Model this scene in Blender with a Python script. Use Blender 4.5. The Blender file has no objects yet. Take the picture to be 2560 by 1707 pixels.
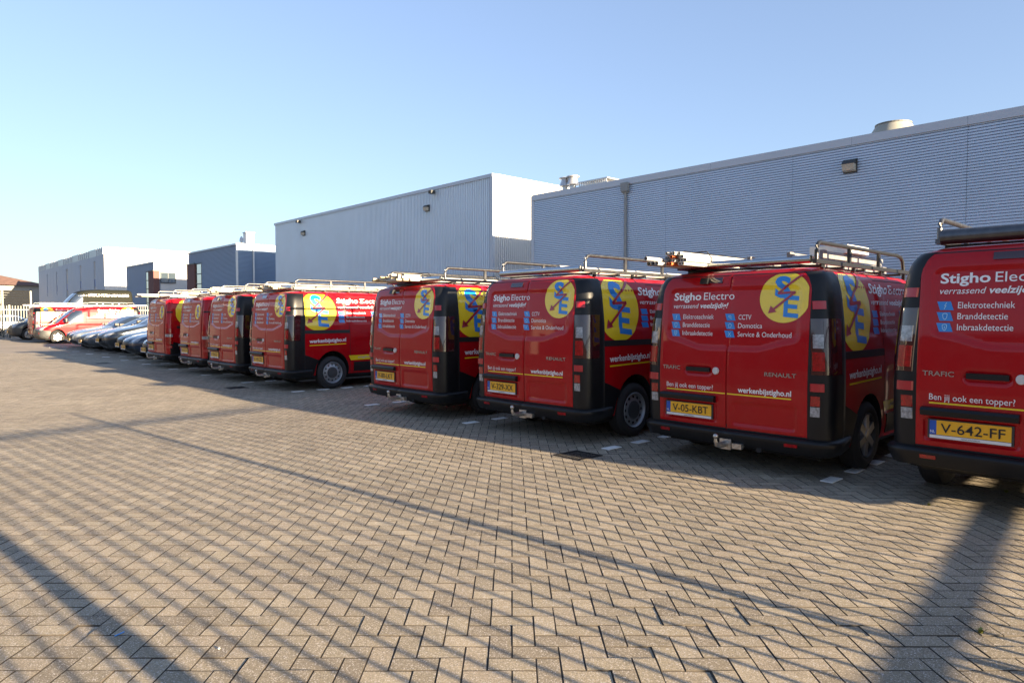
import bpy, bmesh, math, random
import numpy as np
from mathutils import Vector, Matrix
from mathutils.bvhtree import BVHTree
R = math.radians
rnd = random.Random(7)
sc = bpy.context.scene
COL = sc.collection

# ------------------------------------------------------------------ camera
CAM_H = 1.5
cd = bpy.data.cameras.new('camera'); cam = bpy.data.objects.new('camera', cd); COL.objects.link(cam)
cd.lens = 24.0; cd.sensor_width = 36.0; cd.clip_start = 0.05; cd.clip_end = 3000
cam.location = (0, 0, CAM_H); cam.rotation_euler = (R(90 - 2.18), 0, 0)
sc.camera = cam
# ------------------------------------------------------------------ sky, sun, exposure
SUN_EL, SUN_AZ = 9.6, 130.5            # azimuth clockwise from +Y
w = bpy.data.worlds.new('World'); sc.world = w; w.use_nodes = True
nt = w.node_tree; nt.nodes.clear()
sky = nt.nodes.new('ShaderNodeTexSky'); sky.sky_type = 'NISHITA'; sky.sun_disc = False
sky.sun_elevation = R(SUN_EL); sky.sun_rotation = R(SUN_AZ)
sky.air_density = 1.0; sky.dust_density = 1.0; sky.ozone_density = 4.0; sky.altitude = 0
bg = nt.nodes.new('ShaderNodeBackground'); bg.inputs[1].default_value = 0.086
out = nt.nodes.new('ShaderNodeOutputWorld')
gam = nt.nodes.new('ShaderNodeGamma'); gam.inputs[1].default_value = 0.65
nt.links.new(sky.outputs[0], gam.inputs[0]); hs = nt.nodes.new('ShaderNodeHueSaturation'); hs.inputs['Saturation'].default_value = 0.92; hs.inputs['Hue'].default_value = 0.514
nt.links.new(gam.outputs[0], hs.inputs['Color']); nt.links.new(hs.outputs[0], bg.inputs[0]); nt.links.new(bg.outputs[0], out.inputs[0])
sd = bpy.data.lights.new('sun', 'SUN'); sun = bpy.data.objects.new('sun', sd); COL.objects.link(sun)
sd.energy = 5.0; sd.angle = R(0.53); sd.color = (1.0, 0.785, 0.515)
az, el = R(SUN_AZ), R(SUN_EL)
sdir = Vector((math.sin(az) * math.cos(el), math.cos(az) * math.cos(el), math.sin(el)))
sun.rotation_euler = sdir.to_track_quat('Z', 'Y').to_euler(); sun.location = (20, -20, 20)
sc.view_settings.view_transform = 'Standard'; sc.view_settings.look = 'None'
sc.view_settings.exposure = 2.55; sc.view_settings.gamma = 1.0; sc.view_settings.use_curve_mapping = False

# ------------------------------------------------------------------ frame of the yard: a along the row (to the far left), b away from camera
RA = R(43.0)
ROW = Vector((-math.sin(RA), math.cos(RA), 0)); NRM = Vector((math.cos(RA), math.sin(RA), 0))
def P(a, b, z=0.0): return ROW * a + NRM * b + Vector((0, 0, z))
ROT_IN = -(math.pi / 2 - RA)            # local +y -> NRM  (rear towards the camera)
ROT_OUT = ROT_IN + math.pi              # nose towards the camera

# ------------------------------------------------------------------ materials
MATS = {}
def mat(name, col, rough=0.5, metal=0.0, coat=0.0, spec=0.5, var=0.0, vscale=6.0, bump=0.0, bscale=80.0, dirt=0.0, trans=0.0, emit=None):
    if name in MATS: return MATS[name]
    m = bpy.data.materials.new(name); m.use_nodes = True; t = m.node_tree; b = t.nodes['Principled BSDF']
    b.inputs['Base Color'].default_value = (*col, 1); b.inputs['Roughness'].default_value = rough
    b.inputs['Metallic'].default_value = metal; b.inputs['Coat Weight'].default_value = coat
    b.inputs['Coat Roughness'].default_value = 0.04; b.inputs['Specular IOR Level'].default_value = spec
    if trans: b.inputs['Transmission Weight'].default_value = trans
    if var or bump or dirt:
        tc = t.nodes.new('ShaderNodeTexCoord')
    if var:
        n = t.nodes.new('ShaderNodeTexNoise'); n.inputs['Scale'].default_value = vscale; n.inputs['Detail'].default_value = 6
        t.links.new(tc.outputs['Object'], n.inputs['Vector'])
        mr = t.nodes.new('ShaderNodeMapRange'); mr.inputs[3].default_value = 1 - var; mr.inputs[4].default_value = 1 + var
        mr.inputs[1].default_value = 0.25; mr.inputs[2].default_value = 0.75
        t.links.new(n.outputs[0], mr.inputs[0])
        mx = t.nodes.new('ShaderNodeVectorMath'); mx.operation = 'SCALE'; mx.inputs[0].default_value = col
        t.links.new(mr.outputs[0], mx.inputs['Scale']); t.links.new(mx.outputs[0], b.inputs['Base Color'])
        mr2 = t.nodes.new('ShaderNodeMapRange'); mr2.inputs[3].default_value = max(0.02, rough * 0.8); mr2.inputs[4].default_value = min(1, rough * 1.25)
        t.links.new(n.outputs[0], mr2.inputs[0]); t.links.new(mr2.outputs[0], b.inputs['Roughness'])
    if dirt:   # thin film of dust: rougher, greyer patches with a shape of their own
        n2 = t.nodes.new('ShaderNodeTexNoise'); n2.inputs['Scale'].default_value = 3.0; n2.inputs['Detail'].default_value = 8; n2.inputs['Roughness'].default_value = 0.7
        t.links.new(tc.outputs['Object'], n2.inputs['Vector'])
        m3 = t.nodes.new('ShaderNodeMapRange'); m3.inputs[1].default_value = 0.45; m3.inputs[2].default_value = 0.8; m3.inputs[3].default_value = 0.0; m3.inputs[4].default_value = dirt
        t.links.new(n2.outputs[0], m3.inputs[0])
        mc = t.nodes.new('ShaderNodeMix'); mc.data_type = 'RGBA'; mc.inputs[6].default_value = (*col, 1); mc.inputs[7].default_value = (0.30, 0.26, 0.22, 1)
        t.links.new(m3.outputs[0], mc.inputs[0]); t.links.new(mc.outputs[2], b.inputs['Base Color'])
        m4 = t.nodes.new('ShaderNodeMapRange'); m4.inputs[3].default_value = 0.01; m4.inputs[4].default_value = 0.09
        t.links.new(n2.outputs[0], m4.inputs[0]); t.links.new(m4.outputs[0], b.inputs['Coat Roughness'])
    if bump:
        nb = t.nodes.new('ShaderNodeTexNoise'); nb.inputs['Scale'].default_value = bscale; nb.inputs['Detail'].default_value = 4
        t.links.new(tc.outputs['Object'], nb.inputs['Vector'])
        bp = t.nodes.new('ShaderNodeBump'); bp.inputs['Strength'].default_value = bump; bp.inputs['Distance'].default_value = 0.01
        t.links.new(nb.outputs[0], bp.inputs['Height']); t.links.new(bp.outputs[0], b.inputs['Normal'])
    if emit:
        b.inputs['Emission Color'].default_value = (*emit[0], 1); b.inputs['Emission Strength'].default_value = emit[1]
    MATS[name] = m; return m

RED = mat('red_paint', (0.37, 0.0015, 0.006), 0.34, 0.0, 0.52, spec=0.10, dirt=0.05)
BLACKP = mat('black_plastic', (0.0065, 0.0072, 0.0088), 0.38, spec=0.32, var=0.25, bump=0.05, bscale=300)
DARK = mat('dark_gap', (0.008, 0.008, 0.009), 0.8)
RUBBER = mat('tyre_rubber', (0.017, 0.017, 0.018), 0.75, bump=0.2, bscale=120)
STEEL = mat('wheel_steel', (0.33, 0.35, 0.37), 0.42, 0.6, var=0.15)
ALLOY = mat('wheel_alloy', (0.30, 0.305, 0.32), 0.3, 0.85, var=0.1)
CHROME = mat('bright_metal', (0.45, 0.46, 0.47), 0.16, 1.0, var=0.1)
GALV = mat('galvanised', (0.115, 0.118, 0.125), 0.33, 0.9, var=0.2, vscale=20)
RACKB = mat('rack_black', (0.010, 0.011, 0.013), 0.35, 0.0)
YEL = mat('vinyl_yellow', (0.80, 0.58, 0.015), 0.25, coat=0.7)
BLU = mat('vinyl_blue', (0.002, 0.20, 0.60), 0.3, coat=0.5)
WHT = mat('vinyl_white', (0.80, 0.80, 0.80), 0.35, coat=0.4)
BOLT = mat('vinyl_maroon', (0.33, 0.01, 0.03), 0.3, coat=0.5)
PLATE = mat('plate_yellow', (0.82, 0.42, 0.01), 0.4, coat=0.3)
INK = mat('plate_ink', (0.01, 0.01, 0.012), 0.5)
PBLUE = mat('plate_blue', (0.01, 0.08, 0.42), 0.4)
LENSR = mat('lens_red', (0.30, 0.002, 0.004), 0.15, coat=0.5, var=0.4, vscale=45)
LENSW = mat('lens_clear', (0.26, 0.27, 0.29), 0.12, coat=1.0, var=0.5, vscale=45)
LENSD = mat('lens_smoke', (0.035, 0.008, 0.010), 0.06, coat=1.0)
GLASS = mat('car_glass', (0.015, 0.02, 0.022), 0.03, coat=1.0, spec=0.8)
GLASS.node_tree.nodes['Principled BSDF'].inputs['IOR'].default_value = 2.3
BADGE = mat('badge_chrome', (0.40, 0.40, 0.41), 0.25, 0.9)

# ------------------------------------------------------------------ mesh helpers
class MB:
    def __init__(s): s.v = []; s.f = []; s.m = []
    def add(s, vs, fs, mi=0):
        o = len(s.v); s.v += [tuple(v) for v in vs]; s.f += [tuple(i + o for i in f) for f in fs]; s.m += [mi] * len(fs); return s
    def box(s, x0, x1, y0, y1, z0, z1, mi=0, M=None):
        vs = [(x, y, z) for z in (z0, z1) for y in (y0, y1) for x in (x0, x1)]
        if M is not None: vs = [tuple(M @ Vector(v)) for v in vs]
        return s.add(vs, [(0, 2, 3, 1), (4, 5, 7, 6), (0, 1, 5, 4), (1, 3, 7, 5), (3, 2, 6, 7), (2, 0, 4, 6)], mi)
    def tube(s, pts, r, n=8, mi=0, cap=True):
        pts = [Vector(p) for p in pts]; rings = []
        up = Vector((0.13, 0.31, 0.94))
        for i, p in enumerate(pts):
            d = (pts[min(i + 1, len(pts) - 1)] - pts[max(i - 1, 0)]).normalized()
            u = d.cross(up); u = u.normalized() if u.length > 1e-4 else d.orthogonal().normalized()
            v = d.cross(u); rr = r[i] if isinstance(r, (list, tuple)) else r
            rings.append([p + (u * math.cos(2 * math.pi * k / n) + v * math.sin(2 * math.pi * k / n)) * rr for k in range(n)])
        vs = [q for g in rings for q in g]; fs = []
        for i in range(len(pts) - 1):
            for k in range(n): fs.append((i * n + k, i * n + (k + 1) % n, (i + 1) * n + (k + 1) % n, (i + 1) * n + k))
        if cap: fs += [tuple(range(n))[::-1], tuple((len(pts) - 1) * n + k for k in range(n))]
        return s.add(vs, fs, mi)
    def lathe(s, prof, axis='x', c=(0, 0, 0), n=28, mi=0):
        vs = []; fs = []
        for (h, r) in prof:
            for k in range(n):
                t = 2 * math.pi * k / n; p, q = r * math.cos(t), r * math.sin(t)
                vs.append({'x': (c[0] + h, c[1] + p, c[2] + q), 'y': (c[0] + p, c[1] + h, c[2] + q), 'z': (c[0] + p, c[1] + q, c[2] + h)}[axis])
        for i in range(len(prof) - 1):
            for k in range(n): fs.append((i * n + k, i * n + (k + 1) % n, (i + 1) * n + (k + 1) % n, (i + 1) * n + k))
        return s.add(vs, fs, mi)
    def mesh(s, name, mats, smooth=None, recalc=True):
        me = bpy.data.meshes.new(name); me.from_pydata(s.v, [], s.f)
        for m in (mats if isinstance(mats, (list, tuple)) else [mats]): me.materials.append(m)
        if any(s.m): me.polygons.foreach_set('material_index', s.m)
        if recalc:
            bm = bmesh.new(); bm.from_mesh(me); bmesh.ops.recalc_face_normals(bm, faces=bm.faces); bm.to_mesh(me); bm.free()
        finish(me, smooth); return me
def finish(me, smooth):
    if smooth:
        me.polygons.foreach_set('use_smooth', [True] * len(me.polygons)); me.set_sharp_from_angle(angle=R(smooth))
    me.update()
def obj(name, me, parent=None):
    o = bpy.data.objects.new(name, me); COL.objects.link(o)
    if parent is not None: o.parent = parent
    return o
def tag(o, label=None, cat=None, group=None, kind=None):
    if label: o['label'] = label
    if cat: o['category'] = cat
    if group: o['group'] = group
    if kind: o['kind'] = kind
    return o
def thing(name, label, cat, loc=(0, 0, 0), rz=0.0, group=None):
    o = bpy.data.objects.new(name, None); COL.objects.link(o); o.location = loc; o.rotation_euler = (0, 0, rz); o.empty_display_size = 0.2
    return tag(o, label, cat, group)
def build(parent, name, mb, mats, smooth=None): return obj(name, mb.mesh(name, mats, smooth), parent)

# ------------------------------------------------------------------ flat shapes as 2-D meshes (u, v)
_tc = {}
def text2d(s, bold=0.0, shear=0.0, cap=None):
    k = (s, bold, shear)
    if k in _tc: return _tc[k]
    cu = bpy.data.curves.new('t', 'FONT'); cu.body = s; cu.size = 1.0; cu.offset = bold; cu.shear = shear; cu.resolution_u = 3; cu.fill_mode = 'FRONT'
    o = bpy.data.objects.new('t', cu); COL.objects.link(o)
    dg = bpy.context.evaluated_depsgraph_get(); me = o.evaluated_get(dg).to_mesh()
    vs = [(v.co.x, v.co.y) for v in me.vertices]; fs = [tuple(p.vertices) for p in me.polygons]
    o.evaluated_get(dg).to_mesh_clear(); bpy.data.objects.remove(o); bpy.data.curves.remove(cu)
    _tc[k] = (vs, fs); return _tc[k]
def text_fit(s, u0, u1, v0, cap, bold=0.0, shear=0.0, slope=0.0):
    vs, fs = text2d(s, bold, shear); xs = [p[0] for p in vs]; x0, x1 = min(xs), max(xs); k = (u1 - u0) / (x1 - x0); ky = cap / 0.72
    return [(u0 + (x - x0) * k, v0 + y * ky + slope * (x - x0) * k) for x, y in vs], fs
def rect2d(u0, u1, v0, v1, nu=1, nv=1, skew=0.0):
    vs = [(u0 + (u1 - u0) * i / nu + skew * (j / nv - .5), v0 + (v1 - v0) * j / nv) for j in range(nv + 1) for i in range(nu + 1)]
    return vs, [(j * (nu + 1) + i, j * (nu + 1) + i + 1, (j + 1) * (nu + 1) + i + 1, (j + 1) * (nu + 1) + i) for j in range(nv) for i in range(nu)]
def disc2d(cu, cv, ru, rv, nr=10, na=56, clip=None):
    vs = [(cu, cv)]; fs = []
    for j in range(1, nr + 1):
        for i in range(na):
            t = 2 * math.pi * i / na; u, v = cu + ru * j / nr * math.cos(t), cv + rv * j / nr * math.sin(t)
            if clip: u, v = min(max(u, clip[0]), clip[1]), min(max(v, clip[2]), clip[3])
            vs.append((u, v))
    for i in range(na): fs.append((0, 1 + i, 1 + (i + 1) % na))
    for j in range(1, nr):
        for i in range(na): fs.append((1 + (j - 1) * na + i, 1 + j * na + i, 1 + j * na + (i + 1) % na, 1 + (j - 1) * na + (i + 1) % na))
    return vs, fs
def line2d(pts, wd):
    vs = []; fs = []
    for i in range(len(pts) - 1):
        (x0, y0), (x1, y1) = pts[i], pts[i + 1]; l = math.hypot(x1 - x0, y1 - y0); nx, ny = -(y1 - y0) / l * wd / 2, (x1 - x0) / l * wd / 2
        n = max(1, int(l / 0.06)); o = len(vs)
        for k in range(n + 1):
            t = k / n; x, y = x0 + (x1 - x0) * t, y0 + (y1 - y0) * t; vs += [(x + nx, y + ny), (x - nx, y - ny)]
        for k in range(n): fs.append((o + 2 * k, o + 2 * k + 1, o + 2 * k + 3, o + 2 * k + 2))
    return vs, fs
def poly2d(pts): return list(pts), [tuple(range(len(pts)))]
def strip2d(lo, hi, nv=8):      # between two polylines of equal count
    n = len(lo); vs = [(lo[i][0] + (hi[i][0] - lo[i][0]) * j / nv, lo[i][1] + (hi[i][1] - lo[i][1]) * j / nv) for j in range(nv + 1) for i in range(n)]
    return vs, [(j * n + i, j * n + i + 1, (j + 1) * n + i + 1, (j + 1) * n + i) for j in range(nv) for i in range(n - 1)]
def join2d(*gs):
    vs = []; fs = []
    for g in gs:
        o = len(vs); vs += g[0]; fs += [tuple(i + o for i in f) for f in g[1]]
    return vs, fs
def resample(pl, n):
    ps = [Vector((*p, 0)) for p in pl]; L = [0]
    for i in range(1, len(ps)): L.append(L[-1] + (ps[i] - ps[i - 1]).length)
    o = []
    for k in range(n):
        d = L[-1] * k / (n - 1); i = 1
        while i < len(L) - 1 and L[i] < d: i += 1
        t = (d - L[i - 1]) / max(1e-9, L[i] - L[i - 1]); q = ps[i - 1].lerp(ps[i], t); o.append((q.x, q.y))
    return o
def project(mb, g, bvh, view, off, mi=0, skirt=0.0):
    """lay a flat shape on a surface seen from rear/right/left/front/top"""
    vs, fs = g; out_ = []
    for (u, v) in vs:
        o, d = {'rear': ((u, -3, v), (0, 1, 0)), 'right': ((4, u, v), (-1, 0, 0)), 'left': ((-4, u, v), (1, 0, 0)), 'front': ((u, 12, v), (0, -1, 0)), 'top': ((u, v, 5), (0, 0, -1))}[view]
        h, nrm, _, _ = bvh.ray_cast(Vector(o), Vector(d))
        if h is None and view == 'rear':
            for du in (.012, -.012):
                h, nrm, _, _ = bvh.ray_cast(Vector((u + du, -3, v)), Vector(d))
                if h is not None: h = Vector((u, h.y, h.z)); break
        if h is None: out_.append(None); continue
        if nrm.dot(Vector(d)) > 0: nrm = -nrm
        out_.append(h + (-Vector(d) if view == 'rear' else nrm) * off)
    used = [f for f in fs if all(out_[i] is not None for i in f)]
    base = [q if q is not None else Vector((0, 0, 0)) for q in out_]
    keep = sorted({i for f in used for i in f}); mp = {i: k for k, i in enumerate(keep)}
    V = [base[i] for i in keep]; F = [tuple(mp[i] for i in f) for f in used]
    if skirt:
        cnt = {}
        for f in F:
            for i in range(len(f)): e = (f[i], f[(i + 1) % len(f)]); k = tuple(sorted(e)); cnt.setdefault(k, []).append(e)
        d = Vector({'rear': (0, 1, 0), 'right': (-1, 0, 0), 'left': (1, 0, 0), 'front': (0, -1, 0), 'top': (0, 0, -1)}[view]) * skirt
        low = {}
        for k, es in cnt.items():
            if len(es) == 1:
                for i in es[0]:
                    if i not in low: low[i] = len(V); V.append(V[i] + d)
                F.append((es[0][1], es[0][0], low[es[0][0]], low[es[0][1]]))
    mb.add(V, F, mi)

# ------------------------------------------------------------------ vehicle shells made of horizontal sections
def interp(tab, z): return float(np.interp(z, [t[0] for t in tab], [t[1] for t in tab]))
class Shell:
    NR, NC, NS, NF, NN = 10, 7, 70, 14, 8
    def __init__(s, wt, rt, ft, rr=0.12, fx=0.30, fy=0.75, rbow=0.035, fbow=0.10, emb=None):
        s.wt, s.rt, s.ft, s.rr, s.fx, s.fy, s.rbow, s.fbow, s.emb = wt, rt, ft, rr, fx, fy, rbow, fbow, emb
    def rear_y(s, x, z): 
        w_ = interp(s.wt, z); return interp(s.rt, z) + s.rbow * (x / w_) ** 2
    def half(s, z):
        w_ = interp(s.wt, z); yr = interp(s.rt, z); yf = interp(s.ft, z); L = yf - yr
        r = min(s.rr, w_ * .4, L * .2); fx, fy = min(s.fx, w_ * .6), min(s.fy, L * .4); pts = []
        for i in range(s.NR): x = (w_ - r) * i / s.NR; pts.append((x, yr + s.rbow * (x / w_) ** 2))
        y0 = yr + s.rbow * ((w_ - r) / w_) ** 2
        for i in range(s.NC):
            t = math.pi / 2 * i / s.NC; pts.append((w_ - r + r * math.sin(t), y0 + r * (1 - math.cos(t))))
        ya, yb = y0 + r, yf - s.fbow - fy
        for i in range(s.NS):
            y = ya + (yb - ya) * i / s.NS; x = w_
            if s.emb: x -= s.emb(y, z)
            pts.append((x, y))
        for i in range(s.NF):
            t = math.pi / 2 * i / s.NF; pts.append((w_ - fx + fx * math.cos(t) ** 0.8, yb + fy * math.sin(t) ** 0.9))
        xe = w_ - fx
        for i in range(s.NN + 1):
            x = xe * (1 - i / s.NN); pts.append((x, yf - s.fbow * (x / xe) ** 2))
        return pts
    def mb(s, zs):
        m = MB(); n = None; vs = []; fs = []
        for z in zs:
            h = s.half(z); ring = [(x, y, z) for x, y in h] + [(-x, y, z) for x, y in h[-2:0:-1]]; n = len(ring); vs += ring
        for j in range(len(zs) - 1):
            for k in range(n): fs.append((j * n + k, j * n + (k + 1) % n, (j + 1) * n + (k + 1) % n, (j + 1) * n + k))
        fs += [tuple(range(n))[::-1], tuple((len(zs) - 1) * n + k for k in range(n))]
        return m.add(vs, fs)
    def corner(s, z, q, side=1):     # q<0 along the rear, 0..arc the corner, then along the side
        w_ = interp(s.wt, z); yr = interp(s.rt, z); r = min(s.rr, w_ * .4); arc = r * math.pi / 2
        if q < 0: x = w_ - r + q; p = Vector((x, yr + s.rbow * (x / w_) ** 2, z)); 
        elif q < arc: t = q / r; y0 = yr + s.rbow * ((w_ - r) / w_) ** 2; p = Vector((w_ - r + r * math.sin(t), y0 + r * (1 - math.cos(t)), z))
        else: y0 = yr + s.rbow * ((w_ - r) / w_) ** 2; p = Vector((w_, y0 + r + q - arc, z))
        if side < 0: p.x = -p.x
        return p
    def wrap(s, m, zs, qs, off, side=1, mi=0, skirt=0.02, offz=None):
        """plate wrapped round a rear corner; qs may be a function of z"""
        rows = []
        for z in zs:
            Q = qs(z) if callable(qs) else qs; row = []
            for q in Q:
                e = 1e-3; d1 = s.corner(z, q + e, side) - s.corner(z, q - e, side); d2 = s.corner(z + e, q, side) - s.corner(z - e, q, side)
                n_ = d1.cross(d2).normalized(); c = s.corner(z, q, side)
                if n_.dot(Vector((side * 1.0, -1.0, 0.0))) < 0: n_ = -n_
                row.append(c + n_ * (off if offz is None else offz(z, q)))
            rows.append(row)
        ni = len(rows[0]); nj = len(rows); V = [p for r_ in rows for p in r_]; F = [(j * ni + i, j * ni + i + 1, (j + 1) * ni + i + 1, (j + 1) * ni + i) for j in range(nj - 1) for i in range(ni - 1)]
        if skirt:
            edge = [(0, i) for i in range(ni)] + [(j, ni - 1) for j in range(1, nj)] + [(nj - 1, i) for i in range(ni - 2, -1, -1)] + [(j, 0) for j in range(nj - 2, 0, -1)]
            o = len(V); cx = Vector((0, 2.5, 1.0))
            for (j, i) in edge:
                p = rows[j][i]; dn = Vector((-side * 0.7, 0.7, 0)); V.append(p + dn * skirt)
            k = len(edge)
            for t in range(k):
                a, b = edge[t], edge[(t + 1) % k]; F.append((a[0] * ni + a[1], b[0] * ni + b[1], o + (t + 1) % k, o + t))
        m.add(V, F, mi)
def cut_arches(me, centres, r, depth, halfw):
    o = obj('tmp', me); mbc = MB()
    for (y, z) in centres:
        for sd_ in (-1, 1):
            x0, x1 = sd_ * (halfw - depth), sd_ * (halfw + .3); n = 28; vs = []; 
            for x in (x0, x1):
                for k in range(n): t = 2 * math.pi * k / n; vs.append((x, y + r * math.cos(t), z + r * math.sin(t)))
            fs = [(k, (k + 1) % n, n + (k + 1) % n, n + k) for k in range(n)] + [tuple(range(n))[::-1], tuple(range(n, 2 * n))]
            mbc.add(vs, fs)
    cm = mbc.mesh('cut', DARK); co = obj('cut', cm)
    md = o.modifiers.new('b', 'BOOLEAN'); md.object = co; md.operation = 'DIFFERENCE'; md.solver = 'EXACT'; md.material_mode = 'TRANSFER'
    dg = bpy.context.evaluated_depsgraph_get(); new = bpy.data.meshes.new_from_object(o.evaluated_get(dg))
    bpy.data.objects.remove(o); bpy.data.objects.remove(co); return new
def smooth01(x): x = min(1, max(0, x)); return x * x * (3 - 2 * x)
def rbox(x, y, x0, x1, y0, y1, r, soft):
    dx = max(x0 + r - x, x - (x1 - r), 0); dy = max(y0 + r - y, y - (y1 - r), 0); d = math.hypot(dx, dy) - r
    dd = max(x0 - x, x - x1, y0 - y, y - y1) if dx == 0 or dy == 0 else d
    return smooth01(-dd / soft)

# ================================================================== THE SETTING
def brick_material():
    m = bpy.data.materials.new('concrete_paver'); m.use_nodes = True; t = m.node_tree; N = t.nodes.new; L = t.links.new; b = t.nodes['Principled BSDF']
    geo = N('ShaderNodeNewGeometry'); oi = N('ShaderNodeObjectInfo'); ad = N('ShaderNodeMath'); ad.operation = 'ADD'; fr = N('ShaderNodeMath'); fr.operation = 'FRACT'
    L(geo.outputs['Random Per Island'], ad.inputs[0]); L(oi.outputs['Random'], ad.inputs[1]); L(ad.outputs[0], fr.inputs[0])
    cr = N('ShaderNodeValToRGB'); e = cr.color_ramp.elements; e[0].position = 0; e[0].color = (.205, .172, .126, 1); e[1].position = 1; e[1].color = (.318, .270, .196, 1)
    k = e.new(.5); k.color = (.266, .226, .162, 1); k = e.new(.8); k.color = (.280, .234, .172, 1); L(fr.outputs[0], cr.inputs[0])
    def noise(sc_, det=3, ro=.6):
        n = N('ShaderNodeTexNoise'); n.inputs['Scale'].default_value = sc_; n.inputs['Detail'].default_value = det; n.inputs['Roughness'].default_value = ro; L(geo.outputs['Position'], n.inputs['Vector']); return n
    def mapr(n, a, b_, c, d): r = N('ShaderNodeMapRange'); r.inputs[1].default_value = a; r.inputs[2].default_value = b_; r.inputs[3].default_value = c; r.inputs[4].default_value = d; L(n.outputs[0], r.inputs[0]); return r
    def mul(x, y):
        q = N('ShaderNodeVectorMath'); q.operation = 'SCALE'; L(x, q.inputs[0]); L(y, q.inputs['Scale']); return q.outputs[0]
    fine = noise(120, 5, .85); big = noise(.55, 5, .6); mid = noise(6, 4, .6)
    c = mul(cr.outputs[0], mapr(fine, .32, .68, .42, 1.62).outputs[0]); c = mul(c, mapr(big, .3, .7, .80, 1.16).outputs[0]); c = mul(c, mapr(mid, .3, .7, .92, 1.07).outputs[0])
    st = noise(1.1, 6, .65); c = mul(c, mapr(st, .60, .72, 1.0, .70).outputs[0])
    vor = N('ShaderNodeTexVoronoi'); vor.inputs['Scale'].default_value = 240; L(geo.outputs['Position'], vor.inputs['Vector'])
    sep = N('ShaderNodeSeparateColor'); L(vor.outputs['Color'], sep.inputs[0]); pal = N('ShaderNodeMapRange'); pal.inputs[1].default_value = .86; pal.inputs[2].default_value = .95; L(sep.outputs[0], pal.inputs[0])
    mx = N('ShaderNodeMix'); mx.data_type = 'RGBA'; L(pal.outputs[0], mx.inputs[0]); L(c, mx.inputs[6]); mx.inputs[7].default_value = (.50, .46, .42, 1)
    L(mx.outputs[2], b.inputs['Base Color']); b.inputs['Roughness'].default_value = .82; b.inputs['Specular IOR Level'].default_value = .35
    bp = N('ShaderNodeBump'); bp.inputs['Strength'].default_value = .55; bp.inputs['Distance'].default_value = .004; L(fine.outputs[0], bp.inputs['Height']); L(bp.outputs[0], b.inputs['Normal'])
    return m
PAVER = brick_material()
def ground_material():      # beyond the built pavers: the same paving seen too flat to pick stones apart
    m = bpy.data.materials.new('far_paving'); m.use_nodes = True; t = m.node_tree; N = t.nodes.new; L = t.links.new; b = t.nodes['Principled BSDF']
    geo = N('ShaderNodeNewGeometry'); n = N('ShaderNodeTexNoise'); n.inputs['Scale'].default_value = .4; n.inputs['Detail'].default_value = 8; L(geo.outputs['Position'], n.inputs['Vector'])
    cr = N('ShaderNodeValToRGB'); e = cr.color_ramp.elements; e[0].position = .3; e[0].color = (.195, .166, .134, 1); e[1].position = .7; e[1].color = (.262, .225, .182, 1); L(n.outputs[0], cr.inputs[0])
    L(cr.outputs[0], b.inputs['Base Color']); b.inputs['Roughness'].default_value = .9; return m
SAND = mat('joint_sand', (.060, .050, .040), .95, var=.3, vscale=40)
me = bpy.data.meshes.new('ground'); S_ = 1200; me.from_pydata([(-S_, -S_, -.030), (S_, -S_, -.030), (S_, S_, -.030), (-S_, S_, -.030)], [], [(0, 1, 2, 3)]); me.materials.append(ground_material())
tag(obj('ground', me), kind='structure')
# yard bed (sand under and between the pavers) and, farther off, plain paving level with the stones
yard = obj('paved_yard', bpy.data.meshes.new('paved_yard')); tag(yard, kind='structure')
U = .105
YMAX = 27.0
yard.data.from_pydata([(-40, -6, -.0068), (40, -6, -.0068), (40, YMAX + .3, -.0068), (-40, YMAX + .3, -.0068)], [], [(0, 1, 2, 3)]); yard.data.materials.append(SAND)
fp = bpy.data.meshes.new('far_paving'); fp.from_pydata([(-150, YMAX, -.0035), (60, YMAX, -.0035), (60, 160, -.0035), (-150, 160, -.0035)], [], [(0, 1, 2, 3)]); fp.materials.append(MATS.get('x') or bpy.data.materials['far_paving'])
tag(obj('far_paving', fp), kind='structure')
def paver(w_, h_, g=.0029, ch=.0012):      # vertices of one stone around its corner (0,0)
    x0, x1, y0, y1 = g, w_ - g, g, h_ - g
    V = [(x0 + ch, y0 + ch, 0), (x1 - ch, y0 + ch, 0), (x1 - ch, y1 - ch, 0), (x0 + ch, y1 - ch, 0), (x0, y0, -ch), (x1, y0, -ch), (x1, y1, -ch), (x0, y1, -ch), (x0, y0, -.028), (x1, y0, -.028), (x1, y1, -.028), (x0, y1, -.028)]
    F = [(0, 1, 2, 3)] + [(4 + i, 4 + (i + 1) % 4, (i + 1) % 4, i) for i in range(4)] + [(8 + i, 8 + (i + 1) % 4, 4 + (i + 1) % 4, 4 + i) for i in range(4)]
    return np.array(V, float), np.array(F, int)
VH, FH = paver(2 * U, U); VV, FV = paver(U, 2 * U)
nr = np.random.RandomState(3)
near = []; far = []
for j in range(int(-3.0 / U), int(YMAX / U)):
    y = j * U; half = max(3.2, abs(y) * .80 + 2.2); i0, i1 = int(-half / U), int(half / U)
    for i in range(i0, i1):
        md = (i - j) % 4
        if md in (0, 3):
            x = i * U
            vis = y > 1.6 and abs(x) < y * .76
            (near if vis and y < 3.6 else far).append((x, y, md))
near.sort(key=lambda q: q[1]); far += near[300:]; near = near[:300]
mh = bpy.data.meshes.new('paving_stone_h'); mh.from_pydata(VH.tolist(), [], FH.tolist()); mh.materials.append(PAVER); mh.materials.append(SAND); mh.polygons.foreach_set('material_index', [0] + [1] * 8)
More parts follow.
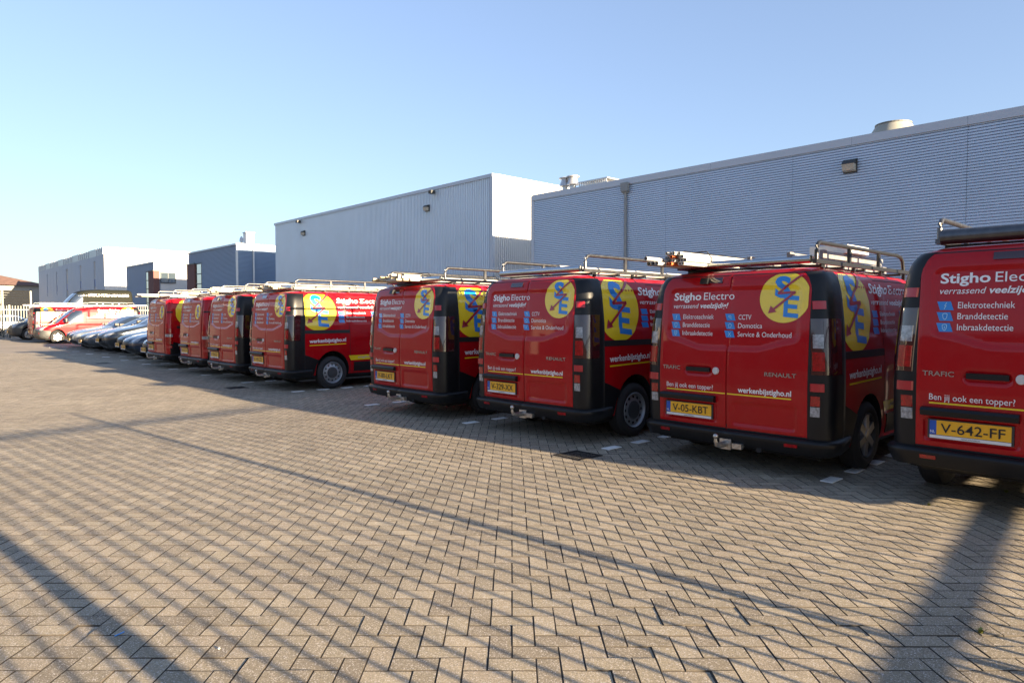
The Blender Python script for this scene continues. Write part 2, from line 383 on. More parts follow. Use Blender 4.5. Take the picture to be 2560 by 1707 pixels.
mv = bpy.data.meshes.new('paving_stone_v'); mv.from_pydata(VV.tolist(), [], FV.tolist()); mv.materials.append(PAVER); mv.materials.append(SAND); mv.polygons.foreach_set('material_index', [0] + [1] * 8)
for (x, y, md) in near:
    o = obj('paving_stone', mh if md == 0 else mv, yard); o.location = (x + nr.normal(0, .0006), y + nr.normal(0, .0006), nr.normal(0, .0010)); o.rotation_euler = (nr.normal(0, .006), nr.normal(0, .006), nr.normal(0, .004))
nb = len(far); A = np.zeros((nb, 12, 3)); 
for k, (x, y, md) in enumerate(far): A[k] = (VH if md == 0 else VV) + (x, y, 0)
A[:, :, 2] += nr.normal(0, .0005, (nb, 1)) + ((A[:, :, 0] - A[:, :1, 0]) * nr.normal(0, .0016, (nb, 1)) + (A[:, :, 1] - A[:, :1, 1]) * nr.normal(0, .0016, (nb, 1)))
A[:, :, :2] += nr.normal(0, .0006, (nb, 1, 2))
Fi = (FH[None] + (np.arange(nb) * 12)[:, None, None]).reshape(-1, 4)
me = bpy.data.meshes.new('paving_stones'); me.vertices.add(nb * 12); me.vertices.foreach_set('co', A.reshape(-1)); me.loops.add(Fi.size); me.loops.foreach_set('vertex_index', Fi.reshape(-1))
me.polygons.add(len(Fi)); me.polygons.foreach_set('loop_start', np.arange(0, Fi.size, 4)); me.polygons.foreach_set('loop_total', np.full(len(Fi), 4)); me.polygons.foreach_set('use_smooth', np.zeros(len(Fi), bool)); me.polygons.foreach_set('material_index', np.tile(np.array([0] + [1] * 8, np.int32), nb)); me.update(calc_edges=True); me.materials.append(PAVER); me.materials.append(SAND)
tag(obj('paving_stones', me, yard), kind='stuff')
# white bay marks
WP = mat('marking_white', (.80, .80, .78), .7, var=.12, vscale=9, bump=.3, bscale=150)
mb = MB(); mb.box(-.055, .055, 0, .235, .001, .0075); dm = mb.mesh('bay_mark', WP)
for a in (2.53, 4.85, 7.35, 9.95, 12.7, 15.2, 17.8, 20.4, 23.0, 25.5, 28.0, 30.6, 33.1, 35.7, 38.3):
    for k in range(9):
        o = obj('bay_mark', dm, yard); o.location = P(a, 5.95 + .54 * k + (.28 if a < 3 else 0)); o.rotation_euler = (0, 0, ROT_IN)
# drain grates
def drain(a, b, lab):
    t = thing('drain_grate', lab, 'drain', P(a, b), ROT_IN, 'drain grates')
    iron = mat('cast_iron', (.022, .021, .021), .6, .5, var=.3, vscale=25)
    m = MB(); s = .19
    for (x0, x1, y0, y1) in ((-s, s, -s, -s + .03), (-s, s, s - .03, s), (-s, -s + .03, -s + .03, s - .03), (s - .03, s, -s + .03, s - .03)): m.box(x0, x1, y0, y1, -.01, .006)
    build(t, 'frame', m, iron); m = MB(); m.box(-s + .03, s - .03, -s + .03, s - .03, -.010, -.006); build(t, 'pit', m, DARK)
    for k in range(7):
        m = MB(); x = -.14 + k * .0467; m.box(x - .012, x + .012, -s + .03, s - .03, -.006, .004); build(t, 'grate_bar', m, iron)
drain(4.84, 5.48, 'square iron drain grate set in the paving before the plate V-329-XX van'); drain(14.25, 5.45, 'small far drain grate near the van showing its whole side'); drain(24.4, 5.2, 'farthest drain grate, in front of the dark blue car')

# ------------------------------------------------------------------ buildings
BLUEW = mat('blue_grey_cladding', (.43, .54, .69), .36, .15, coat=.2, var=.07, vscale=.6)
SILV = mat('silver_cladding', (.58, .66, .74), .42, .25, var=.06, vscale=.5)
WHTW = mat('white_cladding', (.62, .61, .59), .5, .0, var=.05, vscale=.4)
GREYW = mat('slate_cladding', (.24, .32, .43), .45, .1, var=.06, vscale=.5)
TRIM = mat('coping_metal', (.42, .46, .52), .4, .2)
ROOFM = mat('roof_felt', (.10, .10, .10), .9)
BRICKM = mat('brick_pier', (.14, .065, .058), .85, var=.35, vscale=22, bump=.3, bscale=30)
PANE = mat('window_glass', (.05, .07, .08), .04, coat=1.0, spec=.9)
PANE.node_tree.nodes['Principled BSDF'].inputs['IOR'].default_value = 2.6
FRAME = mat('window_frame', (.06, .07, .075), .5)
LOUV = mat('flue_metal', (.5, .5, .5), .35, .7)
def corr(p0, p1, z0, z1, pitch, depth, horiz, outw, shape='sine'):
    m = MB(); p0, p1 = Vector(p0), Vector(p1); d = p1 - p0; Lh = d.length; d = d.normalized(); n_ = Vector(outw)
    if shape == 'sine': prof = [(k / 6, .5 - .5 * math.cos(2 * math.pi * k / 6)) for k in range(6)]
    elif shape == 'groove': prof = [(0, 0), (.30, 0), (.34, 1), (.99, 1)]
    else: prof = [(0, 0), (.30, 0), (.42, 1), (.88, 1)]
    span = (z1 - z0) if horiz else Lh; cnt = int(round(span / pitch)); pt = span / cnt; st = [(k * pt + f_ * pt, e * depth) for k in range(cnt) for f_, e in prof] + [(span, 0)]
    vs = []
    for (s_, e) in st:
        if horiz: vs += [p0 + n_ * e + Vector((0, 0, z0 + s_)), p1 + n_ * e + Vector((0, 0, z0 + s_))]
        else: vs += [p0 + d * s_ + n_ * e + Vector((0, 0, z0)), p0 + d * s_ + n_ * e + Vector((0, 0, z1))]
    m.add(vs, [(2 * i, 2 * i + 1, 2 * i + 3, 2 * i + 2) for i in range(len(st) - 1)]); return m
def slab(a0, a1, b0, b1, z0, z1):
    m = MB(); vs = [P(a, b, z) for z in (z0, z1) for b in (b0, b1) for a in (a0, a1)]
    return m.add(vs, [(0, 2, 3, 1), (4, 5, 7, 6), (0, 1, 5, 4), (1, 3, 7, 5), (3, 2, 6, 7), (2, 0, 4, 6)])
FR, EN = -NRM, -ROW            # outward: facade towards the yard, end wall towards the right
# --- blue corrugated warehouse
t = thing('corrugated_warehouse', 'long blue grey warehouse with horizontal corrugated cladding on the right', 'warehouse')
edges = [20.95, 14.2, 9.6, 5.0, -1.6, -8.2, -14.8, -21.4]
for k in range(len(edges) - 1):
    build(t, 'cladding_panel', corr(P(edges[k] - .004, 20.8), P(edges[k + 1] + .004, 20.8), .3, 6.42, .0765, .055, True, FR, 'groove'), BLUEW)
ce = [20.95, 16.9, 12.4, 7.86, 5.0, .4, -4.2, -8.8, -13.4, -18, -21.4]
for k in range(len(ce) - 1): build(t, 'coping', slab(ce[k] - .003, ce[k + 1] + .003, 20.70, 21.2, 6.40, 6.63), TRIM)
build(t, 'wall_core', slab(20.94, -21.4, 20.85, 45, 0, 6.38), BLUEW); build(t, 'corner_trim', slab(21.03, 20.87, 20.74, 20.86, 0, 6.60), TRIM)
build(t, 'end_cladding', corr(P(20.955, 20.86), P(20.955, 45), .3, 6.42, .0765, .02, True, -EN, 'groove'), BLUEW); build(t, 'plinth', slab(20.94, -21.4, 20.74, 20.85, 0, .32), mat('plinth_concrete', (.3, .3, .29), .9, var=.15))
m = MB(); c = P(15.96, 20.70); m.tube([c + Vector((0, 0, .2)), c + Vector((0, 0, 6.1))], .055, 12); pp = build(t, 'downpipe', m, mat('grey_pipe', (.23, .25, .26), .5), 40)
m = MB()
for z, s in ((6.46, .16), (6.15, .15), (6.05, .07)): m.v += [tuple(P(15.96 + i * s, 20.73 - (j * s * .9 if j else 0), z)) for i, j in ((-1, 0), (1, 0), (1, 1), (-1, 1))]
m.f = [(0, 1, 2, 3)] + [(4 * r_ + i, 4 * r_ + (i + 1) % 4, 4 * r_ + 4 + (i + 1) % 4, 4 * r_ + 4 + i) for r_ in range(2) for i in range(4)] + [(11, 10, 9, 8)]; m.m = [0] * len(m.f)
build(t, 'rain_hopper', m, MATS['grey_pipe'])
def wall_lamp(a, b, z, s, lab):
    t = thing('wall_lamp', lab, 'lamp', P(a, b, z), ROT_IN, 'floodlights on the warehouse walls')
    m = MB(); m.box(-.19 * s, .19 * s, -.06 * s, 0, -.19 * s, .20 * s); build(t, 'back_box', m, mat('lamp_body', (.035, .04, .042), .45))
    m = MB(); y0, y1 = -.06 * s, -.26 * s
    m.add([(x * s, y, z_ * s) for x in (-.17, .17) for (y, z_) in ((y0, .18), (y1 + .1 * s, .17), (y1, .05), (y0, .05))], [(0, 1, 2, 3), (7, 6, 5, 4), (0, 4, 5, 1), (1, 5, 6, 2), (2, 6, 7, 3), (3, 7, 4, 0)]); build(t, 'hood', m, MATS['lamp_body'])
    m = MB(); m.add([(x * s, y, z_ * s) for x in (-.165, .165) for (y, z_) in ((y0, .048), (y1 + .01, .048), (y1 + .05 * s, -.13), (y0 - .02, -.16), (y0, -.16))], [(0, 1, 2, 3, 4), (9, 8, 7, 6, 5), (0, 5, 6, 1), (1, 6, 7, 2), (2, 7, 8, 3), (3, 8, 9, 4), (4, 9, 5, 0)]); build(t, 'diffuser', m, mat('lamp_glass', (.42, .40, .33), .25, coat=.6))
wall_lamp(7.89, 20.77, 5.80, 1.0, 'boxy floodlight on the blue grey corrugated warehouse')
t = thing('roof_fan', 'pale round roof fan cowl on the blue grey warehouse', 'roof fan', P(7.25, 22.2, 6.38))
m = MB(); m.lathe([(0, .70), (.25, .70), (.45, .65), (.62, .54), (.72, .48), (.76, .47), (.76, .44), (.60, .44)], 'z', n=32); build(t, 'cowl', m, mat('fan_grp', (.26, .26, .23), .55), 40)
m = MB(); m.lathe([(.735, .49), (.77, .49), (.77, .455), (.735, .455)], 'z', n=32); build(t, 'rim', m, mat('fan_rim', (.12, .12, .11), .6)); m = MB(); m.lathe([(.55, .0), (.55, .44)], 'z', n=24); build(t, 'fan_guard', m, DARK)
t = thing('roof_flue', 'small metal flue pair at the left end of the blue warehouse roof', 'flue', P(19.95, 21.7, 6.30))
for k, (da, r_) in enumerate(((0, .17), (-.45, .19))):
    m = MB(); c = P(da, 0); c.z = 0; m.lathe([(0, r_ * .7), (.70, r_ * .7), (.70, r_ * 1.45), (.76, r_ * 1.35), (.95, r_ * .95), (1.0, r_ * .95), (1.02, r_ * 1.5), (1.06, r_ * 1.5), (1.08, 0)], 'z', tuple(c), 18); build(t, 'flue_pipe', m, LOUV, 35)
t = thing('roof_louvre', 'low louvred smoke vent on the blue warehouse roof', 'roof vent')
build(t, 'base', slab(19.07, 17.58, 21.6, 22.6, 6.38, 6.88), LOUV); build(t, 'vent_lid', slab(19.12, 17.53, 21.55, 22.65, 6.99, 7.04), LOUV)
for k in range(15): build(t, 'louvre_blade', slab(19.04 - k * .1, 19.0 - k * .1, 21.57, 21.60, 6.88, 6.99), TRIM)
t = thing('roof_hatch', 'small reddish hatch on the blue warehouse roof', 'roof hatch'); build(t, 'kerb', slab(13.3, 12.7, 22.0, 22.6, 6.38, 6.88), mat('hatch_red', (.35, .12, .10), .6)); build(t, 'hatch_lid', slab(13.35, 12.65, 21.95, 22.65, 6.88, 6.94), TRIM)
# --- tall silver warehouse with vertical ribs
t = thing('ribbed_warehouse', 'tall silver warehouse with vertical ribbed cladding behind the vans', 'warehouse')
build(t, 'front_cladding', corr(P(51.9, 23.1), P(26.3, 23.1), .2, 8.52, .146, .055, False, FR, 'trap'), SILV); build(t, 'end_cladding', corr(P(26.2, 23.1), P(26.2, 60), .2, 8.52, .146, .060, False, EN, 'trap'), mat('pale_cladding', (.60, .60, .59), .45, .05, var=.04, vscale=.5))
build(t, 'wall_core', slab(51.9, 26.24, 23.14, 60, 0, 8.5), SILV); build(t, 'coping', slab(51.96, 26.14, 23.00, 23.2, 8.50, 8.68), TRIM); build(t, 'end_coping', slab(26.30, 26.10, 23.2, 60, 8.50, 8.68), mat('coping_pale', (.62, .61, .58), .45)); build(t, 'corner_trim', slab(26.36, 26.12, 23.02, 23.16, 0, 8.5), TRIM)
for k in range(6): build(t, 'roof_batten', slab(50 - k * .3, 49.8 - k * .3, 30, 31, 8.5, 8.6), TRIM)
wall_lamp(31.72, 23.06, 7.55, .95, 'right of the two floodlights on the ribbed silver warehouse'); wall_lamp(46.94, 23.06, 7.48, .95, 'left of the two floodlights on the ribbed silver warehouse')
for a, lab in ((31.03, 'right small security camera under the eaves of the ribbed silver warehouse'), (47.43, 'left small security camera under the eaves of the ribbed silver warehouse')):
    t = thing('security_camera', lab, 'camera', P(a, 23.05, 8.34), ROT_IN, 'security cameras under the eaves'); m = MB(); m.box(-.13, .13, -.36, -.08, -.08, .10); build(t, 'housing', m, MATS['lamp_body']); m = MB(); m.tube([(0, 0, .05), (0, -.12, .0)], .03); build(t, 'bracket', m, MATS['lamp_body']); m = MB(); m.lathe([(0, .05), (-.02, .04), (-.02, 0)], 'y', (0, -.36, 0), 10); build(t, 'lens', m, DARK)
# --- two slate units of the same kind
def unit(a0, a1, H, lab, kind):
    t = thing('business_unit', lab, 'building'); z0 = .3
    # front cladding split around the brick pier and the tall window at the left end
    pa = a1 - (0 if kind == 1 else 0); 
    if kind == 1: w0, w1, p0, p1 = 68.5, 70.2, 70.2, a1 + .25
    else: w0, w1, p0, p1 = 86.95, 85.7, 85.7, a0 - .05
    lo, hi = (a0, w0) if kind == 1 else (w0, a1)
    build(t, 'front_cladding', corr(P(hi, 23.1), P(lo, 23.1), z0, H - .15, .11, .045, True, FR), GREYW)
    lo2, hi2 = (w0, a1) if kind == 1 else (a0, w0)
    build(t, 'upper_cladding', corr(P(hi2, 23.1), P(lo2, 23.1), 6.55, H - .15, .11, .045, True, FR), GREYW)
    build(t, 'brick_pier', slab(max(p0, p1), min(p0, p1), 22.98, 23.6, 0, 6.5), BRICKM); build(t, 'pier_cap', slab(max(p0, p1) + .05, min(p0, p1) - .05, 22.92, 23.62, 6.5, 6.6), FRAME)
    wl, wh = min(w0, w1), max(w0, w1)
    for k, (za, zb) in enumerate(((5.56, 6.46), (4.60, 5.48), (3.0, 4.52), (.6, 2.92))):
        f = build(t, 'window', slab(wh - .06, wl + .06, 23.10, 23.16, za, zb), PANE); build(f, 'window_frame', slab(wh, wl, 23.06, 23.10, zb, zb + .08), FRAME)
    build(t, 'window_jamb', slab(wl + .06, wl, 23.05, 23.2, .5, 6.5), FRAME)
    build(t, 'wall_core', slab(a1, a0 + .04, 23.2, 50, 0, H - .12), GREYW); build(t, 'coping', slab(a1 + .04, a0 - .04, 23.0, 23.25, H - .14, H), TRIM)
    return t
t = unit(59.7, 72.2, 7.75, 'dark slate clad unit beside the ribbed silver warehouse', 1)
build(t, 'end_cladding', corr(P(59.7, 23.1), P(59.7, 50), .3, 7.6, .11, .045, True, EN), GREYW); build(t, 'corner_trim', slab(59.85, 59.62, 23.02, 23.14, 0, 7.7), mat('trim_white', (.7, .7, .68), .5)); build(t, 'end_coping', slab(59.76, 59.62, 23.25, 50, 7.61, 7.75), MATS['trim_white'])
m = MB(); m.tube([P(59.6, 24.5, .3), P(59.6, 24.5, 7.4)], .07, 8); build(t, 'downpipe', m, MATS['trim_white'])
t = thing('roof_chimney', 'square white ventilation chimney on the dark slate unit roof', 'chimney'); build(t, 'shaft', slab(60.6, 59.9, 24.0, 24.7, 7.6, 8.75), MATS['trim_white']); build(t, 'chimney_cap', slab(60.65, 59.85, 23.95, 24.75, 8.75, 8.83), TRIM)
t = thing('roof_vent_pipe', 'short dark vent pipe on the dark slate unit roof', 'vent'); m = MB(); c = P(61.5, 24.2, 7.6); m.lathe([(0, .10), (.5, .10), (.5, .18), (.75, .16), (.95, .06), (.97, 0)], 'z', tuple(c), 12); build(t, 'pipe', m, LOUV, 40)
t = unit(83.7, 95.3, 7.58, 'farther slate unit with a sunlit end wall and a wide window', 2)
build(t, 'end_cladding', corr(P(83.7, 23.7), P(83.7, 50), .3, 7.45, .11, .045, True, EN), WHTW); build(t, 'end_coping', slab(83.78, 83.62, 23.25, 50, 7.46, 7.6), MATS['trim_white']); build(t, 'corner_trim', slab(83.85, 83.6, 23.02, 23.14, 6.6, 7.5), MATS['trim_white'])
f = build(t, 'end_window', slab(83.64, 83.60, 23.75, 25.25, 5.25, 6.30), PANE)
for (b0, b1, z0, z1) in ((23.68, 25.32, 6.30, 6.40), (23.68, 25.32, 5.15, 5.25), (23.68, 23.75, 5.25, 6.3), (25.25, 25.32, 5.25, 6.3), (24.47, 24.53, 5.25, 6.3)): build(f, 'window_frame', slab(83.68, 83.57, b0, b1, z0, z1), FRAME)
# --- far tall white building
t = thing('office_block', 'far pale block with narrow tall windows and a blazing white end wall', 'building')
build(t, 'wall_core', slab(157.6, 106.6, 23.3, 70, 0, 10.7), WHTW)
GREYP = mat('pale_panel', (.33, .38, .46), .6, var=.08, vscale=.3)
wins = [(148.7, .75, 5.0, 9.0), (139.9, .75, 5.0, 9.0), (131.4, 1.3, 3.0, 9.05), (121.3, .95, 3.0, 9.1), (112.2, .95, 3.0, 9.15)]
cur = 157.6
for (a, w_, z0, z1) in wins + [(106.55, 0, 0, 0)]:
    na = 12 if 0 else 3; st = cur - (a + w_ / 2)
    for k in range(na):
        build(t, 'wall_panel', slab(cur - st * k / na - .03, cur - st * (k + 1) / na, 23.1, 23.3, 0, 9.85), GREYP)
    cur = a - w_ / 2
    if w_:
        build(t, 'wall_panel', slab(a + w_ / 2, a - w_ / 2, 23.1, 23.3, z1, 9.85), GREYP); build(t, 'wall_panel', slab(a + w_ / 2, a - w_ / 2, 23.1, 23.3, 0, z0), GREYP)
        f = build(t, 'window', slab(a + w_ / 2, a - w_ / 2, 23.26, 23.29, z0, z1), PANE); build(f, 'window_panel', slab(a + w_ / 2, a - w_ / 2, 23.18, 23.25, 5.6, 6.7), mat('panel_blue', (.06, .13, .35), .4)); build(f, 'window_frame', slab(a + w_ / 2, a + w_ / 2 - .1, 23.2, 23.26, z0, z1), MATS['trim_white'])
for k in range(40):
    if k % 9 < 6: build(t, 'parapet_rib', slab(156.9 - k * 1.28, 156.7 - k * 1.28, 23.02, 23.1, 9.9, 10.8), TRIM)
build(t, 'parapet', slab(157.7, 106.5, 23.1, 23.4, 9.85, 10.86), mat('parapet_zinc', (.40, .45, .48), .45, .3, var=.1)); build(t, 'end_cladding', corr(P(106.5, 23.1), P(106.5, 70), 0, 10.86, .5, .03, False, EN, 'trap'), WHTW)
# --- brown roofed house at the far left
t = thing('brown_roofed_house', 'low far house with a long brown tiled roof at the left edge', 'house', P(0, 0))
build(t, 'wall', slab(215, 170, 12, 26, 0, 7.6), mat('render_white', (.30, .30, .29), .8)); m = MB()
m.add([P(216, 11, 7.6), P(169, 11, 7.6), P(169, 27, 7.6), P(216, 27, 7.6), P(214, 19, 9.7), P(174, 19, 9.7)], [(0, 1, 5, 4), (1, 2, 5), (2, 3, 4, 5), (3, 0, 4), (0, 3, 2, 1)]); build(t, 'roof', m, mat('roof_tile', (.13, .075, .06), .8, var=.2, vscale=1.5))
for k in range(5): f = build(t, 'window', slab(208 - k * 7, 205.5 - k * 7, 11.93, 12.0, 3.2, 4.8), PANE); build(f, 'window_frame', slab(208.1 - k * 7, 205.4 - k * 7, 11.9, 11.95, 4.8, 5.0), MATS['trim_white'])
t = thing('lattice_mast', 'thin faint lattice mast far away above the brown roof', 'mast', P(260, 20)); m = MB()
for k in range(3): m.tube([P(260 + k * .8, 20, 0), P(260 + k * .8, 20, 26)], .12, 6)
build(t, 'mast_legs', m, LOUV)
for z in (15.5, 18.5, 21.5):
    m = MB(); m.tube([P(268, 20, z), P(248, 18, z)], .12, 6); build(t, 'mast_arm', m, LOUV)
# --- warehouse across the yard behind the camera (seen in the paintwork)
t = thing('opposite_warehouse', 'pale warehouse across the yard behind the camera', 'warehouse'); build(t, 'wall', slab(120, 45, -60, -34, 0, 7.5), mat('tan_wall', (.30, .27, .23), .7, var=.1, vscale=.4)); build(t, 'coping', slab(120.1, 44.9, -60.1, -33.9, 7.5, 7.7), TRIM); build(t, 'roller_door', slab(44.99, 44.9, -50, -45, 0, 4.5), GREYW)
t = thing('opposite_shed', 'low brown shed behind the camera', 'shed'); build(t, 'wall', slab(40, -70, -60, -36, 0, 6.6), BRICKM); build(t, 'roof', slab(40.3, -70.3, -60.3, -35.7, 6.6, 6.9), ROOFM)

t = thing('reflection_blocker', 'dark unseen hall beyond the far fence, left of the frame', 'blocker'); build(t, 'wall', slab(120, 70, -55, 1.5, 0, 8.0), mat('blocker_dark', (.045, .045, .05), .8, spec=.1)); build(t, 'coping', slab(120.2, 69.8, -55.2, 1.7, 8.0, 8.25), TRIM)  # unseen block added to keep bright horizon sky out of the van reflections
# ------------------------------------------------------------------ gate beside the camera whose bars shade the paving
FD = Vector((math.sin(R(130.5 - 90)), math.cos(R(130.5 - 90)), 0)); FN = Vector((FD.y, -FD.x, 0))
GD = 2.0
def G(t_, z, o=0.0): return FN * (GD + o) + FD * t_ + Vector((0, 0, z))
gate = thing('sliding_gate', 'long steel bar gate to the right of the camera', 'gate'); GST = mat('gate_steel', (.05, .06, .06), .5, .3)
mbar = MB(); mbar.box(-.0135, .0135, -.0135, .0135, .30, 2.20); bar_me = mbar.mesh('gate_bar', GST); grz = math.atan2(FD.y, FD.x)
for k in range(-8, 118):
    tt = .05 + k * .147
    o = obj('gate_bar', bar_me, gate); o.location = G(tt, 0); o.rotation_euler = (0, 0, grz)
for (z, hh) in ((2.06, .05), (.43, .042)):
    m = MB(); M = Matrix.Translation(G(8, z)) @ Matrix.Rotation(grz, 4, 'Z'); m.box(-9.5, 9.5, -.025, .025, -hh / 2, hh / 2, 0, M); build(gate, 'gate_rail', m, GST)
for (tt, wd, z) in ((1.20, .13, 2.9), (3.53, .055, 2.36), (.66, .05, 2.2), (9.3, .055, 2.3)):
    m = MB(); M = Matrix.Translation(G(tt, 0, .06)) @ Matrix.Rotation(grz, 4, 'Z'); m.box(-wd / 2, wd / 2, -wd / 2, wd / 2, 0, z, 0, M); build(gate, 'gate_post', m, GST)
# ------------------------------------------------------------------ bar fence at the far end of the yard
fence = thing('bar_fence', 'pale steel bar fence closing the far end of the yard', 'fence'); FST = mat('fence_steel', (.12, .125, .115), .5, .3)
mbar = MB(); mbar.box(-.020, .020, -.020, .020, .08, 2.15); bar_me = mbar.mesh('fence_bar', FST)
bb = -6.0
while bb < 22.6:
    o = obj('fence_bar', bar_me, fence); o.location = P(56, bb); o.rotation_euler = (0, 0, ROT_IN); bb += .155
for z in (.28, 1.85): build(fence, 'fence_rail', slab(56.06, 56.02, -6, 22.6, z, z + .06), FST)
for k in range(10): build(fence, 'fence_post', slab(56.12, 56.04, -5.9 + 3.1 * k, -5.8 + 3.1 * k, 0, 2.2), FST)
# slatted board on posts and the yard beyond
t = thing('slatted_board', 'dark slatted board on two posts behind the far fence', 'sign board', P(58.0, 7.2), ROT_IN)
for k in range(7): m = MB(); m.box(-.02, .02, -.9, .9, 2.05 + k * .17, 2.20 + k * .17); build(t, 'slat', m, mat('slat_dark', (.012, .013, .015), .8, spec=.1))
for y in (-.8, .8): m = MB(); m.box(.02, .10, y - .05, y + .05, 0, 3.2); build(t, 'post', m, FST)
t = thing('lamp_post', 'pale thin post beside the slatted board', 'post', P(57.2, 6.0)); m = MB(); m.tube([(0, 0, 0), (0, 0, 3.3)], [.07, .05], 10); build(t, 'shaft', m, FST, 40); m = MB(); m.box(-.1, .1, -.1, .1, 3.3, 3.4); build(t, 'post_cap', m, FST)
# ================================================================== THE VANS (meshes built once, shared)
def van_emb(y, z):
    e = 0.0
    if 1.30 < z < 1.86: e += 0.012 * (rbox(y, z, .34, 1.28, 1.36, 1.79, .08, .03) + rbox(y, z, 1.45, 2.62, 1.36, 1.79, .08, .03))
    if .45 < z < 1.2: e += 0.010 * rbox(y, z, 1.42, 3.2, .58, 1.10, .1, .05)
    return e
VW = [(.40, .90), (.45, .945), (.52, .962), (.62, .972), (.95, .978), (1.10, .974), (1.22, .968), (1.30, .962), (1.50, .948), (1.70, .924), (1.79, .903), (1.84, .882), (1.88, .852), (1.91, .812), (1.935, .752), (1.95, .67), (1.958, .55), (1.962, .40)]
VR = [(.40, .05), (.46, .02), (.60, .010), (.95, .0), (1.10, .002), (1.30, .013), (1.50, .030), (1.70, .052), (1.80, .068), (1.86, .084), (1.90, .106), (1.925, .14), (1.945, .21), (1.956, .34), (1.962, .5)]
VF = [(.40, 4.80), (.45, 4.93), (.54, 4.985), (.66, 4.99), (.80, 4.96), (.90, 4.90), (.98, 4.78), (1.04, 4.60), (1.09, 4.38), (1.14, 4.17), (1.30, 3.98), (1.50, 3.73), (1.70, 3.45), (1.80, 3.28), (1.86, 3.12), (1.90, 2.95), (1.93, 2.7), (1.95, 2.4), (1.962, 2.1)]
def zt(z): return (z + .197) / 1.119      # section height of a true height
VAN = Shell(VW, VR, VF, rr=.13, fx=.34, fy=.62, emb=van_emb)
zs = [.40, .42, .44, .46, .49, .53, .57] + [.60 + .025 * i for i in range(11)] + [.90, .95] + [.98 + .02 * i for i in range(10)] + [1.20 + .02 * i for i in range(6)] + [1.31 + .02 * i for i in range(25)] + [1.815, 1.84, 1.86, 1.88, 1.90, 1.915, 1.93, 1.94, 1.948, 1.955, 1.962]
vb_mb = VAN.mb(zs); VAN_BVH = BVHTree.FromPolygons([Vector(v) for v in vb_mb.v], vb_mb.f)
REAR_AX, FRONT_AX, WR = .97, 4.07, .335
def zmap(me):
    a = np.empty(len(me.vertices) * 3); me.vertices.foreach_get('co', a); a[2::3] = a[2::3] * 1.119 - .197; me.vertices.foreach_set('co', a); me.update()
body_me = cut_arches(vb_mb.mesh('body', RED), [(REAR_AX, zt(.36)), (FRONT_AX, zt(.36))], .375, .30, .97); zmap(body_me); finish(body_me, 32)
body_me.materials.append(BLACKP); kk = len(body_me.materials) - 1
for po in body_me.polygons:
    if po.center.z < .285: po.material_index = kk

# ---- rear doors
def door_x(z): return min(.785, interp(VW, z) - .125)
def door_y(x, z):
    y = VAN.rear_y(x, z) - .014
    ax = abs(x)
    if z > 1.2:
        bot = 1.245 + .085 * smooth01((ax - .25) / .45)
        y += .012 * rbox(ax, z, -.5, door_x(z) - .085, bot, 1.80, .07, .03)
    if x > 0 and z < .84: y += .014 * rbox(x, z, .05, .70, .585, .815, .05, .03)
    if x < 0 and z < .80: y += .020 * rbox(x, z, -.73, -.10, .60, .77, .03, .02)
    if x < 0 and .98 < z < 1.14: y += .022 * rbox(x, z, -.475, -.155, 1.01, 1.105, .045, .035)
    return y
def door_mesh(sg):
    nx, nz = 44, 78; V = []; F = []
    for j in range(nz + 1):
        z = .565 + (1.895 - .565) * j / nz
        for i in range(nx + 1):
            x = .007 + (door_x(z) - .007) * i / nx; e = min(i, nx - i, j, nz - j)
            V.append((sg * x, door_y(sg * x, z) + (.0 if e > 0 else .004), z))
    for j in range(nz):
        for i in range(nx): a = j * (nx + 1) + i; F.append((a, a + 1, a + nx + 2, a + nx + 1))
    edge = [i for i in range(nx + 1)] + [j * (nx + 1) + nx for j in range(1, nz + 1)] + [nz * (nx + 1) + i for i in range(nx - 1, -1, -1)] + [j * (nx + 1) for j in range(nz - 1, 0, -1)]
    o = len(V)
    for i in edge: x, y, z = V[i]; V.append((x, y + .03, z))
    k = len(edge)
    for t in range(k): F.append((edge[t], edge[(t + 1) % k], o + (t + 1) % k, o + t))
    m = MB(); m.add(V, F); return m
dl_mb, dr_mb = door_mesh(-1), door_mesh(1)
DOOR_BVH = BVHTree.FromPolygons([Vector(v) for v in dl_mb.v] + [Vector(v) for v in dr_mb.v], dl_mb.f + [tuple(i + len(dl_mb.v) for i in f) for f in dr_mb.f])
PARTS = {}
RAWP = ('tyre', 'rim_steel', 'rim_holes', 'hub_cap', 'rim_dark', 'spokes', 'underbody', 'tow_bar')
def part(key, mb, mats, smooth=None):
    me = mb.mesh(key, mats, smooth); PARTS[key] = me
    if key not in RAWP: zmap(me)
    return me
part('rear_door_L', dl_mb, RED, 40); part('rear_door_R', dr_mb, RED, 40)
m = MB(); m.box(-.008, .008, .0, .03, .57, 1.88)
V = m.v; m.v = [(x, VAN.rear_y(0, z) - .004 + (y - .0), z) for x, y, z in V]
for sg in (-1, 1):
    zz = [.575 + (1.885 - .575) * k / 30 for k in range(31)]
    for k in range(30): project(m, line2d([(sg * (door_x(zz[k]) + .004), zz[k]), (sg * (door_x(zz[k + 1]) + .004), zz[k + 1])], .014), VAN_BVH, 'rear', .008)
    project(m, line2d([(sg * .01, .562), (sg * .78, .562)], .016), VAN_BVH, 'rear', .008); project(m, line2d([(sg * .01, 1.899), (sg * .70, 1.899)], .010), VAN_BVH, 'rear', .006)
part('door_seam', m, DARK)
